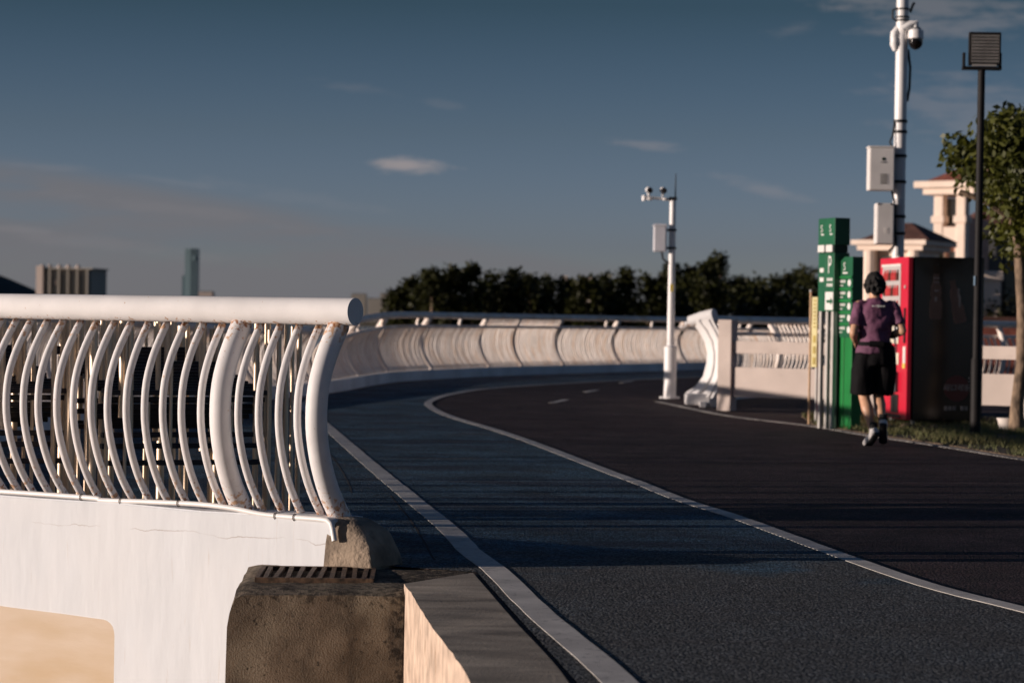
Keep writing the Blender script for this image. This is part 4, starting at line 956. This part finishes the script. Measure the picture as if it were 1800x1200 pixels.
# ------------------------------------------------------------------ villas behind the fence
vt = thing('villa_tower', 'cream villa tower with columns and a red tiled roof behind the tree', 'villa', (15.30, 85, -.42), R(-34))
Zb = .6
MB().box((0, 1.3, 2.2 + Zb), (.95, 2.2, 5.2)).build('core', M['villa_pink'], vt)
for x in (-.34, .50):
    MB().box((x, 0, 2.5 + Zb), (.36, .40, 6.2)).build('column', M['villa'], vt, bevel=.05)
    MB().box((x, 0, 4.72 + Zb), (.50, .56, .26)).build('capital', M['villa'], vt, bevel=.05)
MB().box((.06, -.02, 4.15 + Zb), (.55, .3, .62)).build('balcony', M['villa'], vt)
MB().box((.06, .17, 3.05 + Zb), (.52, .06, 1.5)).build('door_opening', M['villa_pink'], vt)
MB().box((.12, .13, 2.95 + Zb), (.34, .04, 1.3)).build('pane', M['villa_glass'], vt)
MB().box((.06, .17, 5.0 + Zb), (.52, .06, .95)).build('window', M['villa_glass'], vt)
MB().box((.15, .7, 5.70 + Zb), (1.9, 2.4, .22)).build('frieze', M['villa'], vt)
MB().box((.10, .7, 5.93 + Zb), (2.35, 2.8, .24)).build('cornice', M['villa'], vt, bevel=.04)
MB().box((.15, .8, 6.3 + Zb), (1.9, 2.3, .5), taper=.15).build('roof', M['roof_red'], vt)
vh = thing('villa_house', 'dark shaded villa facade behind the tree at the right', 'villa', (18.6, 87.5, -.6))
MB().box((0, 1.5, 2.6), (5.0, 3, 5.4)).build('wall', M['facade_dark'], vh)  # the villa's shaded side is put into the dark wall colour
for x in (-1.75, -.6, .9):
    f_ = MB().box((x, -.02, 3.3), (.55, .08, 2.2)).build('window', M['black'], vh); MB().box((x, -.08, 3.3), (.42, .03, 2.0)).build('pane', M['villa_glass'], f_)
MB().box((0, 1.5, 5.6), (5.6, 3.6, .9), taper=.5).build('roof', M['roof_tile'], vh)
pv = thing('villa_pavilion', 'low cream pavilion with a dark hipped roof behind the surveillance pole', 'villa', (11.75, 75, -.6), R(-30))
MB().box((0, 1.2, 2.0), (1.75, 2.0, 4.2)).build('wall', M['villa'], pv)
for x in (-.72, .72): MB().tube([(x, 0, 0), (x, 0, 4.1)], .22, 10).build('column', M['villa'], pv, True)
MB().box((0, .1, 3.3), (.7, .1, 1.2)).build('window', M['villa_glass'], pv)
MB().box((0, 1.0, 4.17), (2.15, 2.5, .16)).build('frieze', M['villa'], pv)
MB().box((0, 1.0, 4.33), (2.45, 2.8, .15)).build('cornice', M['villa'], pv)
MB().box((.15, 1.0, 4.69), (2.3, 2.6, .56), taper=.12).build('roof', M['roof_tile'], pv)
gw = thing('garden_wall', 'small sunlit cream garden wall between the lamp post and tree trunk', 'wall', (11.85, 60.5, -.6))
MB().box((0, 0, 1.75), (.62, .5, 2.4)).build('pier', M['villa'], gw); MB().box((0, 0, 3.05), (.74, .62, .24)).build('coping', M['villa'], gw, bevel=.03)
rb = thing('terracotta_wall', 'reddish terracotta wall seen over the right railing behind the trunk', 'wall', (12.6, 57.5, -.6)); MB().box((0, 0, 1.0), (4.0, .3, 1.9)).build('wall', M['roof_red'], rb); MB().box((0, 0, 1.98), (4.1, .4, .08)).build('coping', M['roof_tile'], rb)
# ------------------------------------------------------------------ distant city
ht = thing('hotel', 'distant broad hotel block with a row of domed rooftop turrets', 'hotel', (-168.1, 905, -1.5), R(-9))
MB().box((0, 10, 9.3), (20.6, 18, 18.6)).build('wall', M['hotel_front'], ht)
MB().box((-9.1, .3, 9.6), (2.6, 3.0, 19.2)).build('corner_tower', M['hotel'], ht)  # paler pink colour paints in the sun on the left corner
for x in (-5.4, -1.8, 1.8, 5.4, 9.3): MB().box((x, .3, 9.0), (.55, 2.0, 18.0)).build('pier', M['hotel_front'], ht)
for x in (-3.6, 0, 3.6, 7.4): 
    f_ = MB().box((x, .9, 8.5), (1.9, .5, 15.0)).build('window_bay', M['hotel_bay'], ht)
for x in (-9.1, -6.1, -2.4, 1.1, 4.8): MB().tube([(x, 2, 18), (x, 2, 18.9), (x, 2, 19.5), (x, 2, 19.9)], [.9, .95, .8, .2], 10).build('turret', M['hotel'], ht, True)
MB().sphere((-3.6, .5, 13.2), (.55, .4, 1.0)).build('niche', M['hotel'], ht, True)
MB().box((.5, 9, 18.4), (21.6, 19, .5)).build('cornice', M['hotel_front'], ht)
tw = thing('office_tower', 'distant slim glass tower rising above the near railing', 'tower', (-147.2, 1105, -1.5))
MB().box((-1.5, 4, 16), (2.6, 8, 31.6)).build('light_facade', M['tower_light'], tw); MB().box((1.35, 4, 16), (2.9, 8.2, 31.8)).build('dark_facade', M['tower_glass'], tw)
MB().box((-3.5, 4, 9.8), (1.2, 6, 19.6)).build('side_wing', M['tower_glass'], tw); MB().box((1.3, -.2, 27.5), (1.2, .4, 2.2)).build('sign_panel', M['tower_light'], tw)
for px_, w__, y_top, lab in ((360, 24, 513, 'distant low brown block right of the slim tower'), (629, 26, 517, 'distant low block just right of the near tube end'), (656, 22, 525, 'distant pale low block left of the dark block by the trees'), (681, 28, 516, 'distant dark block at the left end of the tree row')):
    Y = 1000; X = (px_ - 900) / 4250 * Y; z = 1.22 + (558 + .016 * (px_ - 900) - y_top) / 4250 * Y; ww = w__ / 4250 * Y
    b_ = thing('city_block', lab, 'building', (X, Y, -1.5)); MB().box((0, 4, (z + 1.5) / 2), (ww, 8, z + 1.5)).build('wall', M['hotel_front'] if px_ > 400 else M['hotel'], b_)
    MB().box((0, 4, z + 1.6), (ww * .9, 7, .5)).build('roof', M['facade_dark'], b_)

# ------------------------------------------------------------------ the runner
pe = thing('person', 'runner seen from behind in a purple t-shirt and black shorts', 'person', (3.64, 24.2, .0))
def remesh(mb, name, m_, parent, voxel, smooth_it=4, disp=None):
    me = mb.mesh(name + '_raw', m_); o = bpy.data.objects.new(name, me); C.objects.link(o)
    r = o.modifiers.new('r', 'REMESH'); r.mode = 'VOXEL'; r.voxel_size = voxel
    s = o.modifiers.new('s', 'SMOOTH'); s.iterations = smooth_it; s.factor = .5
    dg = bpy.context.evaluated_depsgraph_get(); me2 = bpy.data.meshes.new_from_object(o.evaluated_get(dg))
    C.objects.unlink(o); bpy.data.objects.remove(o); me2.name = name; me2.materials.clear(); me2.materials.append(m_)
    for p in me2.polygons: p.use_smooth = True
    if disp:
        for v in me2.vertices: v.co += v.normal * disp(v.co)
    return link(name, me2, parent)
def ell(mb, rings_, n=20):
    """rings (cx, cy, z, rx, ry)"""
    mb.rings([[(cx + rx * math.cos(2 * math.pi * j / n), cy + ry * math.sin(2 * math.pi * j / n), z) for j in range(n)] for cx, cy, z, rx, ry in rings_])
    return mb
bd = MB()
# pelvis + torso + neck
ell(bd, [(0, 0, .84, .10, .08), (0, 0, .90, .155, .105), (0, 0, .98, .150, .10), (-.005, .01, 1.08, .135, .092), (-.005, .02, 1.2, .15, .105), (0, .03, 1.32, .165, .105), (0, .03, 1.40, .15, .085), (-.005, .035, 1.445, .085, .065), (-.008, .045, 1.48, .055, .056), (-.01, .055, 1.56, .052, .055)])
# head: ovoid with jaw, turned a little to the left
bd.sphere((-.014, .075, 1.615), (.074, .094, .100), 18, 12); bd.sphere((-.020, .105, 1.565), (.052, .062, .055), 14, 9)
bd.tube([(-.028, .165, 1.625), (-.032, .187, 1.598), (-.030, .172, 1.588)], [.010, .015, .012], 8)          # nose
for sx_ in (-1, 1): bd.sphere((-.014 + sx_ * .078, .065, 1.602), (.012, .024, .034), 10, 8)                # ears
bd.tube([(-.050, .164, 1.556), (-.026, .170, 1.553), (-.002, .164, 1.556)], .008, 6)                        # lips
# arms: (shoulder, elbow, wrist)
def limb(pts, rad): bd.tube(pts, rad, 14)
LS, LE, LW = Vector((-.170, .02, 1.395)), Vector((-.232, -.06, 1.12)), Vector((-.185, .16, 1.04))
RS, RE, RW = Vector((.170, .03, 1.395)), Vector((.262, -.05, 1.150)), Vector((.165, .14, 1.095))
for S_, E_, W2 in ((LS, LE, LW), (RS, RE, RW)):
    limb([S_, S_.lerp(E_, .35), S_.lerp(E_, .7), E_], [.056, .050, .043, .040]); limb([E_, E_.lerp(W2, .3), E_.lerp(W2, .75), W2], [.041, .042, .032, .026]); bd.sphere(S_, .052, 12, 8)
    bd.sphere(E_, .040, 10, 7)
    d = (W2 - E_).normalized(); side_ = Vector((0, 0, 1)); inw = Vector((1 if S_ is LS else -1, 0, 0)); inw = (inw - d * inw.dot(d)).normalized()
    palm = W2 + d * .05; bd.tube([W2, palm, W2 + d * .085], [(.018, .028), (.018, .040), (.015, .038)], 10, up=tuple(inw))
    for q, ln in zip((-.03, -.010, .010, .029), (.055, .066, .070, .060)):
        b0 = W2 + d * .08 + side_ * q; k1 = b0 + d * ln * .55; k2 = k1 + inw * ln * .45 + d * .006; k3 = k2 + inw * .012 - d * ln * .35
        bd.tube([b0, k1, k2, k3], [.0095, .009, .0085, .007], 7)
    t0 = W2 + d * .03 + side_ * .03; bd.tube([t0, t0 + side_ * .022 + d * .02, t0 + side_ * .025 + d * .045 + inw * .018], [.011, .010, .008], 7)
# legs: left (trailing, toe on ground), right (lifted behind)
LH, LK, LA = Vector((-.085, 0, .88)), Vector((-.098, .05, .475)), Vector((-.030, -.16, .125))
RH, RK, RA = Vector((.085, 0, .88)), Vector((.050, .10, .49)), Vector((.062, -.17, .205))
for H_, K_, A_ in ((LH, LK, LA), (RH, RK, RA)):
    limb([H_, H_.lerp(K_, .4), H_.lerp(K_, .8), K_], [.095, .085, .066, .058]); bd.sphere(K_, .056, 12, 8)
    cb = K_.lerp(A_, .3) + Vector((0, -.018, 0)); limb([K_, cb, K_.lerp(A_, .65), A_], [.054, .061, .043, .033]); bd.sphere(A_, .036, 10, 7)
LT = Vector((-.075, -.02, .015)); RT = Vector((.085, -.04, .06))
for A_, T_ in ((LA, LT), (RA, RT)): bd.tube([A_ + (A_ - T_).normalized() * .03, A_.lerp(T_, .5), T_], [.035, .036, .026], 10)
body = remesh(bd, 'body', M['skin'], pe, .0065, 3)
eye = MB()
for sx_ in (-1, 1): eye.sphere((-.022 + sx_ * .030, .158, 1.622), (.012, .010, .008), 10, 6)
eye.build('eyes', M['print_white'], body, True)
hr = MB(); rs = []
hr.sphere((-.012, .062, 1.640), (.094, .108, .100), 20, 14); hr.sphere((-.008, .02, 1.605), (.086, .070, .098), 18, 12); hr.sphere((.0, .0, 1.565), (.062, .045, .060), 14, 10); hr.sphere((.045, .05, 1.600), (.056, .06, .082), 12, 8); hr.sphere((-.062, .015, 1.592), (.032, .045, .070), 12, 8); hr.sphere((.0, -.012, 1.545), (.070, .040, .048), 14, 10)
for k in range(150):
    a = rng.uniform(0, 6.28); e = rng.uniform(-.75, .9); d = Vector((math.cos(a) * math.cos(e), math.sin(a) * math.cos(e), math.sin(e)))
    if d.y > .45 and d.z < .35: continue
    p = Vector((-.010 + d.x * .084, .045 + d.y * .092, 1.618 + d.z * .098)); q = p + Vector((d.x * .022, d.y * .022, d.z * .012 - .040))
    hr.tube([p, p.lerp(q, .5) + d * .010, q], [.016, .012, .005], 5)
remesh(hr, 'hair', M['hair'], pe, .006, 1, lambda c: .007 * mnoise.noise(c * 24 + Vector((3, 1, 0))) + .004 * mnoise.noise(c * 90) - (.0 if c.z > 1.56 else .004))
sh = MB()
ell(sh, [(-.02, .0, .915, .188, .134), (-.012, .0, .97, .178, .126), (-.005, .0, 1.02, .160, .117), (-.005, .012, 1.09, .158, .113), (-.005, .02, 1.2, .170, .122), (0, .03, 1.32, .184, .122), (0, .03, 1.40, .165, .100), (-.004, .034, 1.452, .092, .074), (-.006, .04, 1.472, .070, .068)], 24)
for S_, E_ in ((LS, LE), (RS, RE)):
    sh.tube([S_ + (S_ - E_) * .08 + Vector((-.3 * S_.x, 0, 0)), S_, S_.lerp(E_, .4), S_.lerp(E_, .74)], [.045, .062, .062, .066], 16)
shirt = remesh(sh, 'shirt', M['shirt'], pe, .011, 3, lambda c: .012 * mnoise.noise(Vector((c.x * 7 + c.z * 5, c.y * 6, c.z * 11 - c.x * 6))) + .006 * mnoise.noise(c * 24))
bt = MB(); ell(bt, [(-.005, .0, .995, .170, .126), (-.005, .0, 1.035, .169, .125)], 24); bt.tube([(-.08, -.118, 1.015), (.06, -.128, 1.015)], [(.03, .022), (.03, .022)], 10, up=(0, 0, 1)); bt.build('waist_belt', M['shorts'], pe, True)
so = MB()
ell(so, [(0, 0, .80, .17, .125), (.008, 0, .87, .186, .134), (.012, 0, .925, .178, .130), (.024, 0, .985, .166, .125), (.034, 0, 1.01, .150, .118)], 24)
for H_, K_, sx_ in ((LH, LK, -1), (RH, RK, 1)):
    so.tube([H_ + Vector((0, 0, .04)), H_.lerp(K_, .35) + Vector((sx_ * .03, 0, 0)), H_.lerp(K_, .7) + Vector((sx_ * .030, 0, 0)), H_.lerp(K_, .90) + Vector((sx_ * .026, 0, 0))], [.115, .122, .120, .122], 18)
remesh(so, 'shorts', M['shorts'], pe, .011, 3, lambda c: .010 * mnoise.noise(Vector((c.x * 16, c.y * 9, c.z * 5))))
def shoe(A_, T_, nm):
    d = (T_ - A_).normalized(); up = Vector((0, 0, 1)); up = (up - d * up.dot(d)); 
    fwd = Vector((T_.x - A_.x, T_.y - A_.y, 0)).normalized()
    heel = A_ - d * .065 + Vector((0, -.012, 0)); toe = T_ + d * .045
    mb = MB(); mb.tube([heel - d * .0, heel + d * .03, A_.lerp(T_, .35), A_.lerp(T_, .75), T_ + d * .01, toe], [(.034, .032), (.046, .040), (.046, .042), (.042, .047), (.032, .046), (.014, .028)], 14, up=(0, -1, .4)); mb.tube([A_ + Vector((0, .0, .055)), A_ + Vector((0, -.003, .0))], [.043, .046], 12)
    o = remesh(mb, 'shoe', M['shoe'], pe, .007, 2)
    dn_ = Vector((0, 1, 0)) * 0 + Vector((d.y, 0, 0)) * 0
    nrm = fwd.cross(Vector((0, 0, 1))).cross(d).normalized()
    if nrm.z > 0: nrm = -nrm
    mb = MB(); mb.tube([heel + nrm * .040, A_.lerp(T_, .4) + nrm * .044, T_ + nrm * .032, toe + nrm * .012], [(.016, .036), (.016, .040), (.014, .044), (.008, .024)], 12, up=tuple(nrm)); mb.build('sole', M['shoe_dark'] if nm else M['shoe'], o, True)
    MB().tube([A_ + Vector((0, 0, .115)), A_ + Vector((0, 0, .03))], [.040, .042], 12).build('sock', M['sock'], pe, True)
    return o
shoe(LA, LT, 1); shoe(RA, RT, 1)
# wristband and the small print on the back of the shirt
MB().tube([RE.lerp(RW, .55), RE.lerp(RW, .85)], .040, 12).build('wristband', M['shorts'], pe, True)
mb = MB()
for k, (w__, h__) in enumerate(((.016, .014), (.012, .016), (.022, .024), (.014, .016), (.018, .015))): mb.box((-.045 + k * .026, -.098, 1.392), (w__, .02, h__))
mb.build('back_print', M['print_white'], shirt)

for o in C.objects:
    if o.parent and o.type == 'MESH' and o.name.split('.')[0] in ('button', 'led_grid', 'vent', 'back_print', 'yoke') or (o.parent and o.name.split('.')[0] == 'lettering' and len(o.data.vertices) > 8 and len(o.data.vertices) % 8 == 0):
        if o.name.split('.')[0] != 'yoke': o['kind'] = 'stuff'
